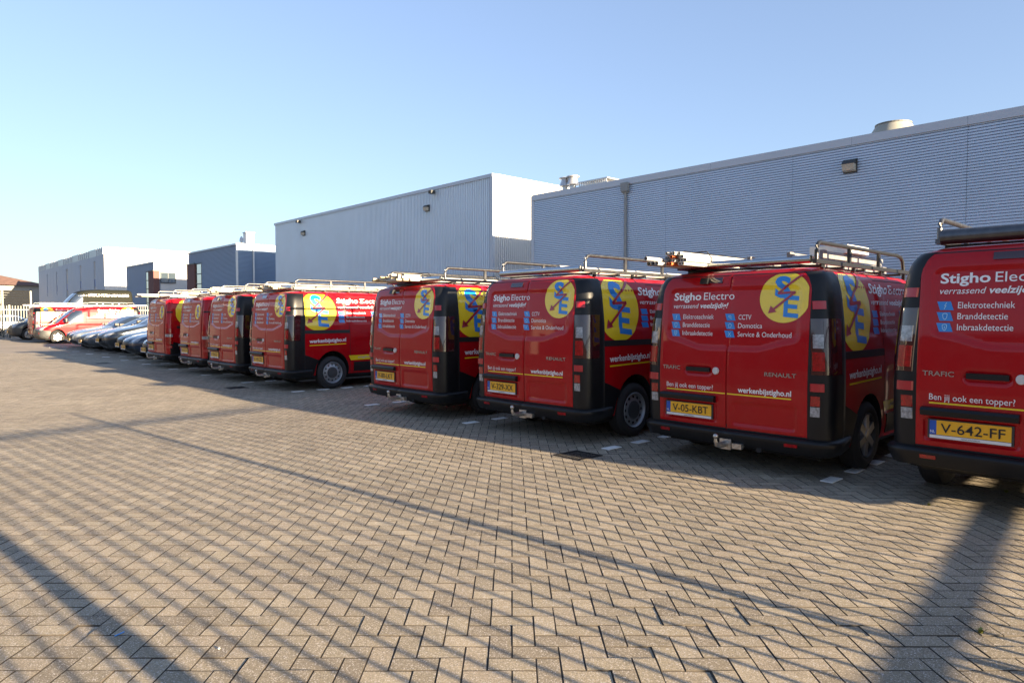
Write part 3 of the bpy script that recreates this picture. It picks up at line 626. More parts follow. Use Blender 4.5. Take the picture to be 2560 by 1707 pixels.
# ---- decals on the rear
def dec(key, gs, view, mat_, bvh=None, off=.003, skirt=0.0, mats=None):
    m = MB()
    for k, g in enumerate(gs if isinstance(gs, list) else [gs]): project(m, g, bvh or (DOOR_BVH if view == 'rear' else VAN_BVH), view, off, 0, skirt)
    return part(key, m, mat_, 30)
def dec_multi(key, gs, view, mat_, **k):
    for i, g in enumerate(gs): dec('%s#%d' % (key, i), g, view, mat_, **k)
dec_multi('company_lettering', [text_fit('Stigho', -.648, -.322, 1.688, .068, .022), text_fit('Electro', -.292, .046, 1.688, .068, 0)], 'rear', WHT)
dec_multi('slogan_lettering', [text_fit('verrassend', -.648, -.345, 1.614, .044, 0, .25), text_fit('veelzijdig!', -.325, -.014, 1.614, .046, .02, .25)], 'rear', WHT)
dec_multi('service_lettering', [text_fit('Elektrotechniek', -.522, -.165, 1.516, .044), text_fit('Branddetectie', -.522, -.205, 1.442, .044), text_fit('Inbraakdetectie', -.522, -.17, 1.368, .044),
     text_fit('CCTV', .102, .232, 1.512, .044), text_fit('Domotica', .102, .345, 1.440, .044), text_fit('Service & Onderhoud', .102, .625, 1.366, .044)], 'rear', WHT)
for i, z in enumerate((1.503, 1.430, 1.356)):
    dec('service_icon_%d' % i, rect2d(-.652, -.560, z, z + .060, 2, 2, -.022), 'rear', BLU); dec('service_icon_%d' % (i + 3), rect2d(-.030, .062, z, z + .060, 2, 2, -.022), 'rear', BLU)
def icon_marks(u, v, k, s=1.0):
    w_ = .005 * s
    def t(ps): return [(u + x * s, v + y * s) for x, y in ps]
    return {0: [line2d(t([(.008, .022), (-.006, .0), (.006, .002), (-.008, -.022)]), w_)], 1: [line2d(t([(-.016, .016), (0, .022), (.016, .016), (.012, -.010), (0, -.022), (-.012, -.010), (-.016, .016)]), w_)],
            2: [line2d(t([(-.016, .016), (0, .022), (.016, .016), (.012, -.010), (0, -.022), (-.012, -.010), (-.016, .016)]), w_), line2d(t([(0, .008), (0, -.008)]), w_)],
            3: [line2d(t([(-.020, .012), (.006, .012), (.010, -.004), (-.012, -.004), (-.020, .012)]), w_), line2d(t([(.0, -.004), (.014, -.016)]), w_)],
            4: [line2d(t([(-.020, .002), (0, .020), (.020, .002)]), w_), line2d(t([(-.014, .002), (-.014, -.018), (.014, -.018), (.014, .002)]), w_)],
            5: [line2d(t([(-.016, .018), (.016, -.018)]), w_), line2d(t([(.016, .018), (-.016, -.018)]), w_)]}[k]
gs = []
for i, z in enumerate((1.533, 1.460, 1.386)): gs += [join2d(*icon_marks(-.606, z, i)), join2d(*icon_marks(.016, z, i + 3))]
dec_multi('icon_marks', gs, 'rear', mat('icon_pale', (.35, .60, .80), .4), off=.005)
dec('badge_lettering', [text_fit('TRAFIC', -.741, -.525, 1.053, .034, .012)], 'rear', BADGE, off=.006); dec('badge_lettering_b', [text_fit('RENAULT', .392, .690, 1.042, .034, .016)], 'rear', BADGE, off=.006)
dec('question_lettering', text_fit('Ben jij ook een topper?', -.691, -.140, .888, .044), 'rear', WHT); dec('website_lettering', text_fit('werkenbijstigho.nl', .127, .645, .888, .046, .022), 'rear', WHT)
dec('yellow_rule', [line2d([(-.691, .866), (-.012, .866)], .011), line2d([(.012, .866), (.645, .866)], .011)], 'rear', YEL)
def logo(cx, cz, rx, rz, clip, view, pre, sgn=1, bv=None):
    f = lambda u: cx + sgn * u
    g = disc2d(0, 0, rx, rz, 10, 60); g = ([(min(max(f(u), clip[0]), clip[1]), min(max(cz + v, clip[2]), clip[3])) for u, v in g[0]], g[1])
    bvh = bv or (DOOR_BVH if view == 'rear' else VAN_BVH)
    dec(pre + 'logo_disc', g, view, YEL, bvh, .003)
    def tr(g, ang): 
        c, s_ = math.cos(ang), math.sin(ang); o = []
        for x, y in g[0]:
            x2, y2 = x, y - x * math.tan(ang); o.append((f(x2 * rx), cz + y2 * rz))
        return o, g[1]
    def split(g):   # finer pieces so that the letters follow the curved sheet
        bm = bmesh.new(); vv = [bm.verts.new((x, y, 0)) for x, y in g[0]]
        for ff in g[1]:
            try: bm.faces.new([vv[i] for i in ff])
            except ValueError: pass
        for k in range(-9, 10):
            for no in ((1, 0, 0), (0, 1, 0)): bmesh.ops.bisect_plane(bm, geom=bm.verts[:] + bm.edges[:] + bm.faces[:], plane_co=(k * .11 * no[0], k * .11 * no[1], 0), plane_no=no)
        bm.verts.index_update(); r = [(v.co.x, v.co.y) for v in bm.verts], [tuple(v.index for v in ff.verts) for ff in bm.faces]; bm.free(); return r
    S = split(text_fit('S', -.40, .22, .03, .80, .045)); Eg = split(poly_E())
    dec(pre + 'logo_letters', [tr(S, .10), tr(Eg, .10)], view, BLU, bvh, .006)
    b_ = [line2d([(.66, .93), (-.27, .17)], .085), line2d([(-.27, .17), (.40, .21)], .085), line2d([(.40, .21), (-.46, -.50)], .085), poly2d([(-.62, -.62), (-.53, -.31), (-.29, -.56)])]
    b_ = [split(x) for x in b_]
    dec(pre + 'logo_arrow', [([(f(u * rx), cz + v * rz) for u, v in x[0]], x[1]) for x in b_], view, BOLT, bvh, .009)
def poly_E():
    vs = []; fs = []
    for (a, b, c, d) in ((-.02, .14, -.76, .10), (.14, .56, -.07, .10), (.14, .50, -.41, -.25), (.14, .56, -.76, -.59)):
        o = len(vs); vs += [(a, c), (b, c), (b, d), (a, d)]; fs.append((o, o + 1, o + 2, o + 3))
    return vs, fs
logo(.545, 1.695, .238, .208, (-9, .765, 1.2, 1.892), 'rear', 'rear_')
logo(.500, 1.600, .17, .17, (-9, .742, 1.2, 1.892), 'rear', 'small_')
logo(.675, 1.585, .400, .345, (.285, 9, 1.2, 1.895), 'right', 'side_')
logo(.675, 1.585, .400, .345, (.285, 9, 1.2, 1.895), 'left', 'left_', 1)
# handle, lock, plate bar, brake light
m = MB(); m.box(-.446, -.180, -.022, .012, 1.045, 1.083); part('door_handle', m, BLACKP)
m = MB(); m.lathe([(-.028, .0), (-.028, .028), (-.024, .032), (0, .032)], 'y', (-.108, VAN.rear_y(0, 1.06) - .008, 1.06), 16); part('door_lock', m, mat('sticker_white', (.55, .53, .52), .5), 30)
m = MB(); ys = VAN.rear_y(.4, .82)
m.add([(x, y, z) for x in (-.737, -.110) for (y, z) in ((ys, .838), (ys - .055, .836), (ys - .07, .818), (ys - .065, .785), (ys - .03, .778), (ys, .778))], [(i, (i + 1) % 6, 6 + (i + 1) % 6, 6 + i) for i in range(6)] + [(5, 4, 3, 2, 1, 0), (6, 7, 8, 9, 10, 11)]); part('plate_light_bar', m, BLACKP, 40)
dec('brake_light', rect2d(-.310, -.090, 1.835, 1.885, 8, 2), 'rear', LENSD, off=.012, skirt=.02)
dec('reversing_camera', rect2d(-.32, -.24, 1.83, 1.885, 3, 2), 'rear', BLACKP, off=.05, skirt=.06)
# ---- corner pillars, lights, hinges, bumper
arc = .13 * math.pi / 2
def pq(z):
    end = arc + .15 + .05 * smooth01((1.9 - z) / .6); st = -(interp(VW, z) - .13 - door_x(z)) + .006
    return [st * (1 - k / 4) for k in range(4)] + [arc * k / 6 for k in range(7)] + [arc + (end - arc) * k / 4 for k in range(1, 5)]
for sg, nm in ((1, 'R'), (-1, 'L')):
    m = MB(); VAN.wrap(m, [.53 + .05 * i for i in range(26)] + [1.81] + [1.835, 1.865, 1.885, 1.90], pq, .010, sg, skirt=.03); part('corner_pillar_' + nm, m, BLACKP, 50)
    def lens(key, z0, z1, q0, q1, off, mt, nz=6, nq=8):
        m = MB(); VAN.wrap(m, [z0 + (z1 - z0) * i / nz for i in range(nz + 1)], [q0 + (q1 - q0) * i / nq for i in range(nq + 1)], off, sg, skirt=.02); part(key + '_' + nm, m, mt, 40)
    lens('tail_light_housing', 1.075, 1.52, -.025, arc + .10, .016, LENSD, 10, 14); lens('tail_light_clear', 1.285, 1.395, -.004, .075, .021, LENSW); lens('tail_light_red', 1.105, 1.255, -.012, .080, .021, LENSR)
    lens('hinge_u', 1.595, 1.66, .004, .100, .022, LENSR if 0 else mat('hinge_red', (.40, .010, .016), .35, coat=.5)); lens('hinge_l', .942, 1.005, -.030, .075, .022, MATS['hinge_red'])
    lens('fog_light_red', .825, .905, -.030, .045, .016, LENSR); lens('fog_light_clear', .740, .818, -.030, .045, .016, LENSW)
    m = MB()      # lower black corner in front of the wheel arch and the arch trim
    lo = [(.12, .29), (.30, .285), (.42, .285), (.56, .30), (.575, .40), (.60, .50)]; hi = [(.12, .76), (.28, .74), (.36, .715), (.44, .69), (.54, .65), (.665, .605)]; lo, hi = [[(y, zt(z)) for y, z in l_] for l_ in (lo, hi)]
    project(m, strip2d(resample(lo, 14), resample(hi, 14), 8), VAN_BVH, 'right' if sg > 0 else 'left', .009, 0, .015); part('lower_cladding_' + nm, m, BLACKP, 50)
    side = 'right' if sg > 0 else 'left'
    dec('door_rail_' + nm, rect2d(.30, 1.36, zt(1.135), zt(1.205), 16, 3), side, mat('rail_black', (.006, .006, .007), .5), off=.006, skirt=.01)
    dec('sill_panel_' + nm, rect2d(1.45, 3.45, zt(.345), zt(.535), 20, 4), side, BLACKP, off=.010, skirt=.015)
    dec_multi('side_seam_' + nm, [line2d([(1.37, .46), (1.37, 1.20)], .008), line2d([(1.37, 1.20), (1.33, 1.60), (1.30, 1.86)], .008), line2d([(2.72, .46), (2.72, 1.84)], .008), line2d([(1.30, 1.862), (2.72, 1.862)], .007), line2d([(3.72, .80), (3.60, 1.15)], .007)], side, DARK, off=.0015)
    sn = 1 if sg > 0 else -1
    def side_text(s_, y0, y1, z, cap, b=0, sh=0, slope=0):
        g = text_fit(s_, 0, y1 - y0, zt(z), cap / 1.119, b, sh, slope); return ([((y0 + u) if sg > 0 else (y1 - u), v) for u, v in g[0]], g[1])
    dec_multi('side_company_lettering_' + nm, [side_text('Stigho', 1.10, 1.60, 1.755, .098, .022), side_text('Electro', 1.65, 2.16, 1.755, .098)], side, WHT)
    dec_multi('side_slogan_lettering_' + nm, [side_text('verrassend', 1.12, 1.60, 1.642, .058, 0, .25), side_text('veelzijdig!', 1.63, 2.14, 1.642, .058, .02, .25)], side, WHT)
    dec_multi('side_service_lettering_' + nm, [side_text(t, 1.30, x, z, .045) for t, x, z in (('Elektrotechniek', 1.77, 1.53), ('Branddetectie', 1.74, 1.447), ('Inbraakdetectie', 1.78, 1.366))] + [side_text(t, 2.07, x, z, .045) for t, x, z in (('CCTV', 2.23, 1.53), ('Domotica', 2.38, 1.447), ('Service & Onderhoud', 2.70, 1.366))], side, WHT)
    dec_multi('side_icons_' + nm, [rect2d(y, y + .125, zt(z), zt(z + .068), 2, 2, -.02) for y in (1.13, 1.90) for z in (1.515, 1.432, 1.350)], side, BLU)
    dec('side_website_lettering_' + nm, side_text('werkenbijstigho.nl', .46, 1.27, .950, .075, .022, 0, .02), side, WHT)
    dec('side_rule_' + nm, line2d([(.46, zt(.900)), (1.27, zt(.918))] if sg > 0 else [(.46, zt(.918)), (1.27, zt(.900))], .016), side, YEL)
    dec('side_stripe_' + nm, strip2d([(1.36, .565), (3.3, .575)], [(1.29, .665), (3.3, .675)], 3) if 0 else strip2d(resample([(1.38, zt(.570)), (3.30, zt(.585))], 20), resample([(1.33, zt(.670)), (3.30, zt(.69))], 20), 3), side, YEL, off=.004)
    dec('stripe_lettering_' + nm, side_text('stighoelectro.nl', 1.55, 2.3, .610, .045, .01), side, mat('print_grey', (.42, .42, .40), .5), off=.006)
m = MB()
def bump_off(z, q):
    prof = [(.430, .0), (.437, .035), (.450, .052), (.50, .062), (.525, .066), (.540, .060), (.550, .035), (.556, .0)]
    e = interp(prof, z); return e * (1 - smooth01((q - arc - .05) / .35) * .75)
bz = [.430, .433, .437, .443, .450, .47, .50, .525, .535, .545, .551, .556]
for sg in (1, -1): VAN.wrap(m, bz, [-.84 + .84 * k / 8 for k in range(8)] + [arc * k / 7 for k in range(8)] + [arc + .07 * k for k in range(1, 6)], .0, sg, 0, .03, bump_off)
part('rear_bumper', m, BLACKP, 45)
BUMP_BVH = BVHTree.FromPolygons([Vector(v) for v in m.v], m.f)
dec('bumper_reflector_L', rect2d(-.74, -.63, .478, .505, 3, 1), 'rear', LENSR, BUMP_BVH, .006, .01); dec('bumper_reflector_R', rect2d(.60, .72, .478, .505, 3, 1), 'rear', LENSR, BUMP_BVH, .006, .01)
m = MB(); m.tube([(0, .30, .36), (0, .02, .355), (0, -.10, .35), (0, -.16, .365), (0, -.175, .40), (0, -.175, .425)], [.032, .032, .028, .024, .018, .016], 10); m.lathe([(-.026 * math.cos(t), .026 * math.sin(t)) for t in [math.pi * k / 8 for k in range(9)]], 'z', (0, -.175, .447), 14); m.box(-.06, .06, .0, .05, .30, .40); m.box(.08, .18, -.02, .03, .32, .37)
part('tow_bar', m, mat('tow_steel', (.48, .46, .43), .38, .9, var=.3, vscale=30), 40)
m = MB(); m.box(-.80, .80, .25, 4.6, .20, .30); m.tube([(-.9, REAR_AX, WR), (.9, REAR_AX, WR)], .05); m.tube([(-.25, .3, .24), (-.25, 2.5, .24)], .06); m.tube([(.35, -.02, .27), (.35, .5, .25)], .028); part('underbody', m, DARK)
# ---- front: windscreen, side windows, lights, grille (seen on the vans parked nose out)
dec('windscreen', strip2d(resample([(-.76, 1.16), (.76, 1.16)], 24), resample([(-.64, 1.80), (.64, 1.80)], 24), 12), 'front', GLASS, off=.005)
dec('front_grille', strip2d(resample([(-.50, .66), (.50, .66)], 16), resample([(-.62, .86), (.62, .86)], 16), 5), 'front', mat('grille_black', (.012, .012, .013), .35), off=.008, skirt=.02)
dec('grille_bar', [line2d([(-.60, .82), (.60, .82)], .016), line2d([(-.55, .74), (.55, .74)], .014)], 'front', CHROME, off=.016)
dec('front_bumper', strip2d(resample([(-.90, .27), (.90, .27)], 30), resample([(-.90, .62), (.90, .62)], 30), 8), 'front', mat('bumper_grey', (.045, .047, .048), .5), off=.012, skirt=.03)
for sg, nm in ((1, 'R'), (-1, 'L')):
    sf = 'right' if sg > 0 else 'left'
    dec('headlight_' + nm, strip2d(resample([(sg * .55, .80), (sg * .86, .80)], 10), resample([(sg * .60, .93), (sg * .88, 1.0)], 10), 5), 'front', LENSW, off=.008, skirt=.02)
    dec('cab_window_' + nm, strip2d(resample([(2.90, 1.20), (3.86, 1.20)], 14), resample([(2.90, 1.76), (3.28, 1.76)], 14), 8), sf, GLASS, off=.004)
    dec('window_trim_' + nm, [line2d([(2.86, 1.17), (3.93, 1.17)], .02), line2d([(2.86, 1.17), (2.86, 1.79)], .02), line2d([(2.86, 1.79), (3.28, 1.79)], .02), line2d([(3.28, 1.79), (3.93, 1.17)], .02)], sf, BLACKP, off=.004)
    lo = [(4.46, .29), (4.98, .29)]; hi = [(4.36, .66), (4.98, .78)]; lo, hi = [[(y, zt(z)) for y, z in l_] for l_ in (lo, hi)]
    dec('front_cladding_' + nm, strip2d(resample(lo, 14), resample(hi, 14), 8), sf, MATS['bumper_grey'], off=.010, skirt=.01)
    m = MB(); m.box(sg * .99, sg * 1.19, 3.62, 3.76, 1.15, 1.40); part('door_mirror_' + nm, m, BLACKP)
# bevel the mirrors a little
for nm in 'RL':
    bm = bmesh.new(); bm.from_mesh(PARTS['door_mirror_' + nm]); bmesh.ops.bevel(bm, geom=bm.edges[:], offset=.04, segments=3, affect='EDGES', profile=.6); bm.to_mesh(PARTS['door_mirror_' + nm]); bm.free(); finish(PARTS['door_mirror_' + nm], 40)
# ---- wheels (local: axle along x, outside +x)
def tyre_mb(r=.335, rim=.215, wd=.205):
    h = wd / 2; m = MB(); m.lathe([(h - .02, rim), (h, rim + .02), (h + .004, (rim + r) / 2), (h - .012, r - .03), (h - .035, r - .004), (0, r), (-h + .035, r - .004), (-h + .012, r - .03), (-h, rim + .02), (-h + .02, rim), (h - .02, rim)], 'x', n=36); return m
part('tyre', tyre_mb(), RUBBER, 40)
m = MB(); m.lathe([(.095, .218), (.100, .212), (.090, .200), (.055, .192), (.062, .165), (.075, .135), (.080, .118), (.070, .105), (.05, .09), (.045, 0.0)], 'x', n=36); part('rim_steel', m, STEEL, 40)
m = MB()
for k in range(12):
    t = 2 * math.pi * k / 12; c = (.068, .158 * math.cos(t), .158 * math.sin(t)); m.lathe([(.0, .0), (.003, .0165), (-.004, .019)], 'x', c, 10)
part('rim_holes', m, DARK, 40)
m = MB(); m.lathe([(.06, .112), (.088, .108), (.095, .085), (.088, .05), (.092, .03), (.094, 0.0)], 'x', n=24); part('hub_cap', m, mat('hub_plastic', (.05, .055, .06), .4), 40)
m = MB(); m.lathe([(.095, .218), (.100, .212), (.088, .200), (.03, .195), (.028, .0)], 'x', n=36); part('rim_dark', m, mat('rim_dark', (.03, .03, .032), .5), 40)
m = MB()
for k in range(6):
    t = 2 * math.pi * k / 6; M = Matrix.Rotation(t, 4, 'X'); vs = [(.096, -.035, .03), (.096, .035, .03), (.088, .055, .205), (.088, -.02, .205), (.05, -.045, .03), (.05, .045, .03), (.04, .06, .205), (.04, -.03, .205)]
    m.add([tuple(M @ Vector(v)) for v in vs], [(0, 1, 2, 3), (4, 7, 6, 5), (0, 3, 7, 4), (1, 5, 6, 2), (0, 4, 5, 1), (3, 2, 6, 7)])
m.lathe([(.07, .06), (.10, .055), (.104, 0)], 'x', n=18); part('spokes', m, ALLOY, 30)
# ---- roof rack
m = MB(); m.box(-.745, -.705, .26, 2.95, 1.978, 2.012); part('lower_rail_L', m, GALV); m = MB(); m.box(.705, .745, .26, 2.95, 1.978, 2.012); part('lower_rail_R', m, GALV)
for sg, nm in ((1, 'R'), (-1, 'L')):
    x = sg * .725; c = [(x, .30, 1.985), (x, .30, 2.09), (x, .31, 2.12), (x, .335, 2.145), (x, .37, 2.155)]
    m = MB(); m.tube(c + [(x, 1.4, 2.155), (x, 2.45, 2.155), (x, 2.56, 2.14), (x, 2.62, 2.105), (x, 2.66, 2.0)], .019, 10); 
    for y in (1.05, 1.85): m.box(x - .014, x + .014, y, y + .04, 2.012, 2.15, 0, Matrix.Shear('XZ', 4, (0, 0)) if 0 else None)
    part('upper_rail_' + nm, m, GALV, 45)
m = MB(); m.tube([(-.70, .245, 2.012), (.70, .245, 2.012)], .034, 16); part('rear_roller', m, CHROME, 45)
m = MB(); m.box(-.72, .72, -.022, .022, 1.955, 1.978); part('cross_bar', m, RACKB)
m = MB(); m.box(-.016, .016, -.016, .016, 1.87, 1.979); part('rack_foot', m, RACKB)

def wheel(parent, x, y, r=1.0, kind='steel'):
    o = obj('wheel', PARTS['tyre'], parent); o.location = (x, y, WR * r); o.scale = (r, r, r)
    if x < 0: o.rotation_euler = (0, 0, math.pi)
    if kind == 'steel':
        for n_, k in (('rim', 'rim_steel'), ('rim_holes', 'rim_holes'), ('hub_cap', 'hub_cap')): obj(n_, PARTS[k], o)
    else:
        for n_, k in (('rim', 'rim_dark'), ('spokes', 'spokes')): obj(n_, PARTS[k], o)
    return o
def plate(parent, txt, x, y, z, front=False, lean=0.0, name='number_plate'):
    sgn = -1 if front else 1
    m = MB(); m.box(-.275, .275, -.012, .008, -.085, .062); o = build(parent, name, m, mat('plate_holder', (.03, .03, .032), .5)); o.location = (x, y, z)
    o.rotation_euler = (lean, 0, math.pi if front else 0)
    m = MB(); m.box(-.26, .26, -.017, -.012, -.055, .055); build(o, 'plate_face', m, PLATE)
    m = MB(); m.box(-.26, -.215, -.0195, -.017, -.054, .054); build(o, 'country_band', m, PBLUE)
    m = MB(); m.box(-.26, .26, -.017, -.012, -.082, -.059); build(o, 'dealer_strip', m, mat('plate_white', (.7, .7, .7), .4))
    def t3(g, yy): 
        mm = MB(); mm.add([(u, yy, v) for u, v in g[0]], g[1]); return mm
    build(o, 'registration', t3(text_fit(txt, -.185, .225, -.037, .074, .004), -.0215), INK)
    build(o, 'country_code', t3(text_fit('NL', -.254, -.222, -.042, .022), -.0225), WHT)
    build(o, 'dealer_name', t3(text_fit('HANS JONGERIUS', -.05, .07, -.076, .010), -.0195), INK)
    return o

BLACK_RACK = set()
def make_van(loc, rz, label, txt, kind='a', wheels='steel', camera=True, rack='galv', front=False, group='red vans parked in the row'):
    v = thing('delivery_van', label, 'van', loc, rz, group)
    def pt(n, key, parent=None):
        if key in PARTS: return obj(n, PARTS[key], parent or v)
        for i in range(40):
            if '%s#%d' % (key, i) in PARTS: obj(n, PARTS['%s#%d' % (key, i)], parent or v)
    obj('body', body_me, v); dl = pt('rear_door', 'rear_door_L'); dr = pt('rear_door', 'rear_door_R'); pt('door_seam', 'door_seam')
    pt('door_handle', 'door_handle', dl); pt('door_lock', 'door_lock', dl); pt('plate_light_bar', 'plate_light_bar', dl)
    pt('reversing_camera' if camera else 'brake_light', 'reversing_camera' if camera else 'brake_light', dl)
    if camera: pt('brake_light', 'brake_light', dl)
    for k in ('company_lettering', 'slogan_lettering', 'service_lettering', 'icon_marks', 'yellow_rule'): pt('icon_mark' if k == 'icon_marks' else k, k)
    pt('question_lettering', 'question_lettering', dl); pt('website_lettering', 'website_lettering', dr)
    for i in range(6): pt('service_icon', 'service_icon_%d' % i, dl if i < 3 else dr)
    pre = 'rear_' if kind == 'a' else 'small_'
    for k in ('logo_disc', 'logo_letters', 'logo_arrow'): pt(k, pre + k, dr); pt('side_' + k, 'side_' + k); pt('side_' + k, 'left_' + k)
    if kind == 'a': pt('badge_lettering', 'badge_lettering', dl); pt('badge_lettering', 'badge_lettering_b', dr)
    for nm in 'RL':
        if kind == 'a':
            p = pt('corner_pillar', 'corner_pillar_' + nm)
            h = pt('tail_light', 'tail_light_housing_' + nm); pt('clear_lens', 'tail_light_clear_' + nm, h); pt('red_lens', 'tail_light_red_' + nm, h)
            for k in ('hinge_u_', 'hinge_l_'): pt('door_hinge', k + nm, p)
            pt('fog_light', 'fog_light_red_' + nm); pt('reversing_light', 'fog_light_clear_' + nm)
        else:
            h = pt('tail_light', 'tall_light_' + nm); pt('clear_lens', 'tall_light_clear_' + nm, h)
            pt('door_hinge', 'thin_hinge_' + nm); pt('door_hinge', 'thin_hinge2_' + nm)
        for n_, k in (('lower_cladding', 'lower_cladding_'), ('door_rail', 'door_rail_'), ('sill_panel', 'sill_panel_'), ('side_seam', 'side_seam_'), ('company_lettering', 'side_company_lettering_'), ('slogan_lettering', 'side_slogan_lettering_'), ('service_lettering', 'side_service_lettering_'),
                      ('service_icon', 'side_icons_'), ('website_lettering', 'side_website_lettering_'), ('yellow_rule', 'side_rule_'), ('yellow_stripe', 'side_stripe_'), ('stripe_lettering', 'stripe_lettering_'), ('cab_window', 'cab_window_'), ('window_trim', 'window_trim_'), ('headlight', 'headlight_'), ('front_cladding', 'front_cladding_'), ('door_mirror', 'door_mirror_')): pt(n_, k + nm)
    bp = pt('rear_bumper', 'rear_bumper'); pt('reflector', 'bumper_reflector_L', bp); pt('reflector', 'bumper_reflector_R', bp); pt('tow_bar', 'tow_bar').location = (.02, -.05, -.065); pt('underbody', 'underbody')
    pt('windscreen', 'windscreen'); gr = pt('front_grille', 'front_grille'); pt('grille_bar', 'grille_bar', gr); pt('front_bumper', 'front_bumper')
    for x in (-.87, .87):
        for y in (REAR_AX, FRONT_AX): wheel(v, x, y, 1.0, wheels)
    plate(v, txt, -.418, VAN.rear_y(.42, .70) - .010, .587)
    if rack:
        rk = bpy.data.objects.new('roof_rack', None); COL.objects.link(rk); rk.parent = v; rk.empty_display_size = .1
        for k in ('lower_rail_L', 'lower_rail_R', 'upper_rail_L', 'upper_rail_R'):
            o = pt(k[:-2], k, rk)
            if rack == 'black': o.material_slots[0].link = 'OBJECT'; o.material_slots[0].material = RACKB
        pt('rear_roller', 'rear_roller', rk)
        for y in (.45, .95, 1.5, 2.05, 2.6): o = pt('cross_bar', 'cross_bar', rk); o.location = (0, y, 0)
        for y in (.50, 1.25, 2.0, 2.75):
            for x in (-.70, .70): o = pt('rack_foot', 'rack_foot', rk); o.location = (x, y, 0)
    return v
for sg, nm in ((1, 'R'), (-1, 'L')):
    def lens2(key, z0, z1, q0, q1, off, mt, nz=6, nq=8):
        m = MB(); VAN.wrap(m, [z0 + (z1 - z0) * i / nz for i in range(nz + 1)], [q0 + (q1 - q0) * i / nq for i in range(nq + 1)], off, sg, skirt=.02); part(key + '_' + nm, m, mt, 40)
    lens2('tall_light', .80, 1.19, .02, arc + .03, .010, LENSR, 8, 8); lens2('tall_light_clear', .98, 1.05, .025, arc + .02, .016, LENSW)
    lens2('thin_hinge', .70, .76, .05, arc, .012, MATS['hinge_red']); lens2('thin_hinge2', 1.58, 1.61, .05, arc, .012, BLACKP)

VANS = [  # a of the left rear corner, b, label, plate, kind, wheels, camera, rack
    (1.93, 5.96, 'red van at the right edge of the picture, cut off by the frame', 'V-642-FF', 'a', 'steel', False, 'galv'),
    (4.41, 6.08, 'red van with plate V-05-KBT, black roof rack and six spoke wheels', 'V-05-KBT', 'a', 'spoke', True, 'black'),
    (7.05, 5.88, 'red van with plate V-329-XX beside the square drain grate', 'V-329-XX', 'a', 'steel', False, 'galv'),
    (9.67, 5.80, 'red van with plate V-80-LKT and timber battens on its rack', 'V-80-LKT', 'a', 'steel', True, 'galv'),
    (14.62, 5.85, 'red van whose whole sunlit side with the yellow logo is in view', 'V-143-ZD', 'a', 'steel', False, 'galv'),
    (17.13, 5.85, 'red van with black pillars left of the van showing its whole side', 'V-70-KGT', 'a', 'steel', True, 'galv'),
    (19.6, 5.95, 'red van without black pillars, the nearer of two such vans', 'VN-817-P', 'c', 'steel', False, 'galv'),
    (22.4, 5.90, 'red van without black pillars, the farther one, beside the parked cars', 'VN-802-K', 'c', 'steel', False, 'galv'),
]
VO = []
for (a, b, lab, txt, kind, wh, camr, rack), ride in zip(VANS, (.055, -.035, 0, -.02, 0, 0, 0, 0)):      # loaded vans sit lower on their springs
    v = make_van(P(a - .97, b), ROT_IN, lab, txt, kind, wh, camr, rack); VO.append(v); v['ride'] = ride
    for c in v.children:
        if not c.name.startswith('wheel'): c.location.z += ride
VO.append(make_van(P(46.9, 6.4), ROT_IN, 'farthest red van with its tail to the yard, behind the nose-out red van', 'V-31-PRK', 'a', 'steel', False, 'galv'))
VO.append(make_van(P(44.2, 6.2 + 4.99), ROT_OUT, 'sunlit red van parked nose out towards the yard', 'V-55-TTL', 'a', 'spoke', False, 'galv'))
# ================================================================== LOADS ON THE RACKS
PVC = mat('pvc_white', (.52, .50, .46), .35, coat=.2); PVCG = mat('pvc_grey', (.30, .30, .31), .4); CREAM = mat('pvc_cream', (.44, .37, .26), .4); TIMBER = mat('timber', (.50, .36, .20), .75, var=.25, vscale=12)
ORG = mat('pipe_orange', (.55, .12, .04), .45); STRAP = mat('strap', (.02, .02, .022), .7)
def local(v, x, y, z): return v.matrix_basis @ Vector((x, y, z + v.get('ride', 0)))
def bundle(van, label, x0, y0, y1, z0, rows, r=.022, mats=(PVC,), strap=True, name='pipe_bundle', jit=.12, seed=1, group='loads on the roof racks'):
    rg = random.Random(seed); t = thing(name, label, 'pipes', local(van, x0, y0, z0), van.rotation_euler.z, group)
    for j, n in enumerate(rows):
        for i in range(n):
            m = MB(); x = (i - (n - 1) / 2) * 2.05 * r; z = r + j * 1.78 * r; ja = rg.uniform(-jit, jit); jb = rg.uniform(-jit, jit); rr = r * rg.uniform(.86, 1.0)
            L = y1 - y0; m.lathe([(ja + .03, rr * .8), (ja, rr * .8), (ja, rr), (L + jb, rr), (L + jb, 0)], 'y', (x, 0, z), 10); m.lathe([(ja + .03, 0), (ja + .03, rr * .8)], 'y', (x, 0, z), 10, 1)
            mt = mats[rg.randrange(len(mats))]; build(t, 'pipe', m, [mt, DARK], 40)
    if strap:
        wd = max(rows) * r * 1.04; h = len(rows) * 1.78 * r + r
        for yy in (.45, (y1 - y0) * .6):
            m = MB(); m.tube([(-wd, yy, 0), (-wd - .006, yy, h * .6), (-wd * .7, yy, h + .01), (wd * .7, yy, h + .01), (wd + .006, yy, h * .6), (wd, yy, 0)], .006, 6); build(t, 'strap', m, STRAP)
    return t
A_, B_, C_, D_, E_, F_, G_, H_, J_, I_ = VO
bundle(B_, 'bundle of white plastic pipes with orange ends on the black rack', -.48, -.22, 3.3, 2.03, [7, 8, 7, 5], .019, (PVC, PVC, PVC, PVCG, PVC, ORG), seed=2, jit=.07)
bundle(B_, 'few grey pipes with dark ends under the white bundle', -.62, -.40, 2.9, 2.03, [3, 2], .023, (PVCG, PVCG, CREAM), False, seed=5)
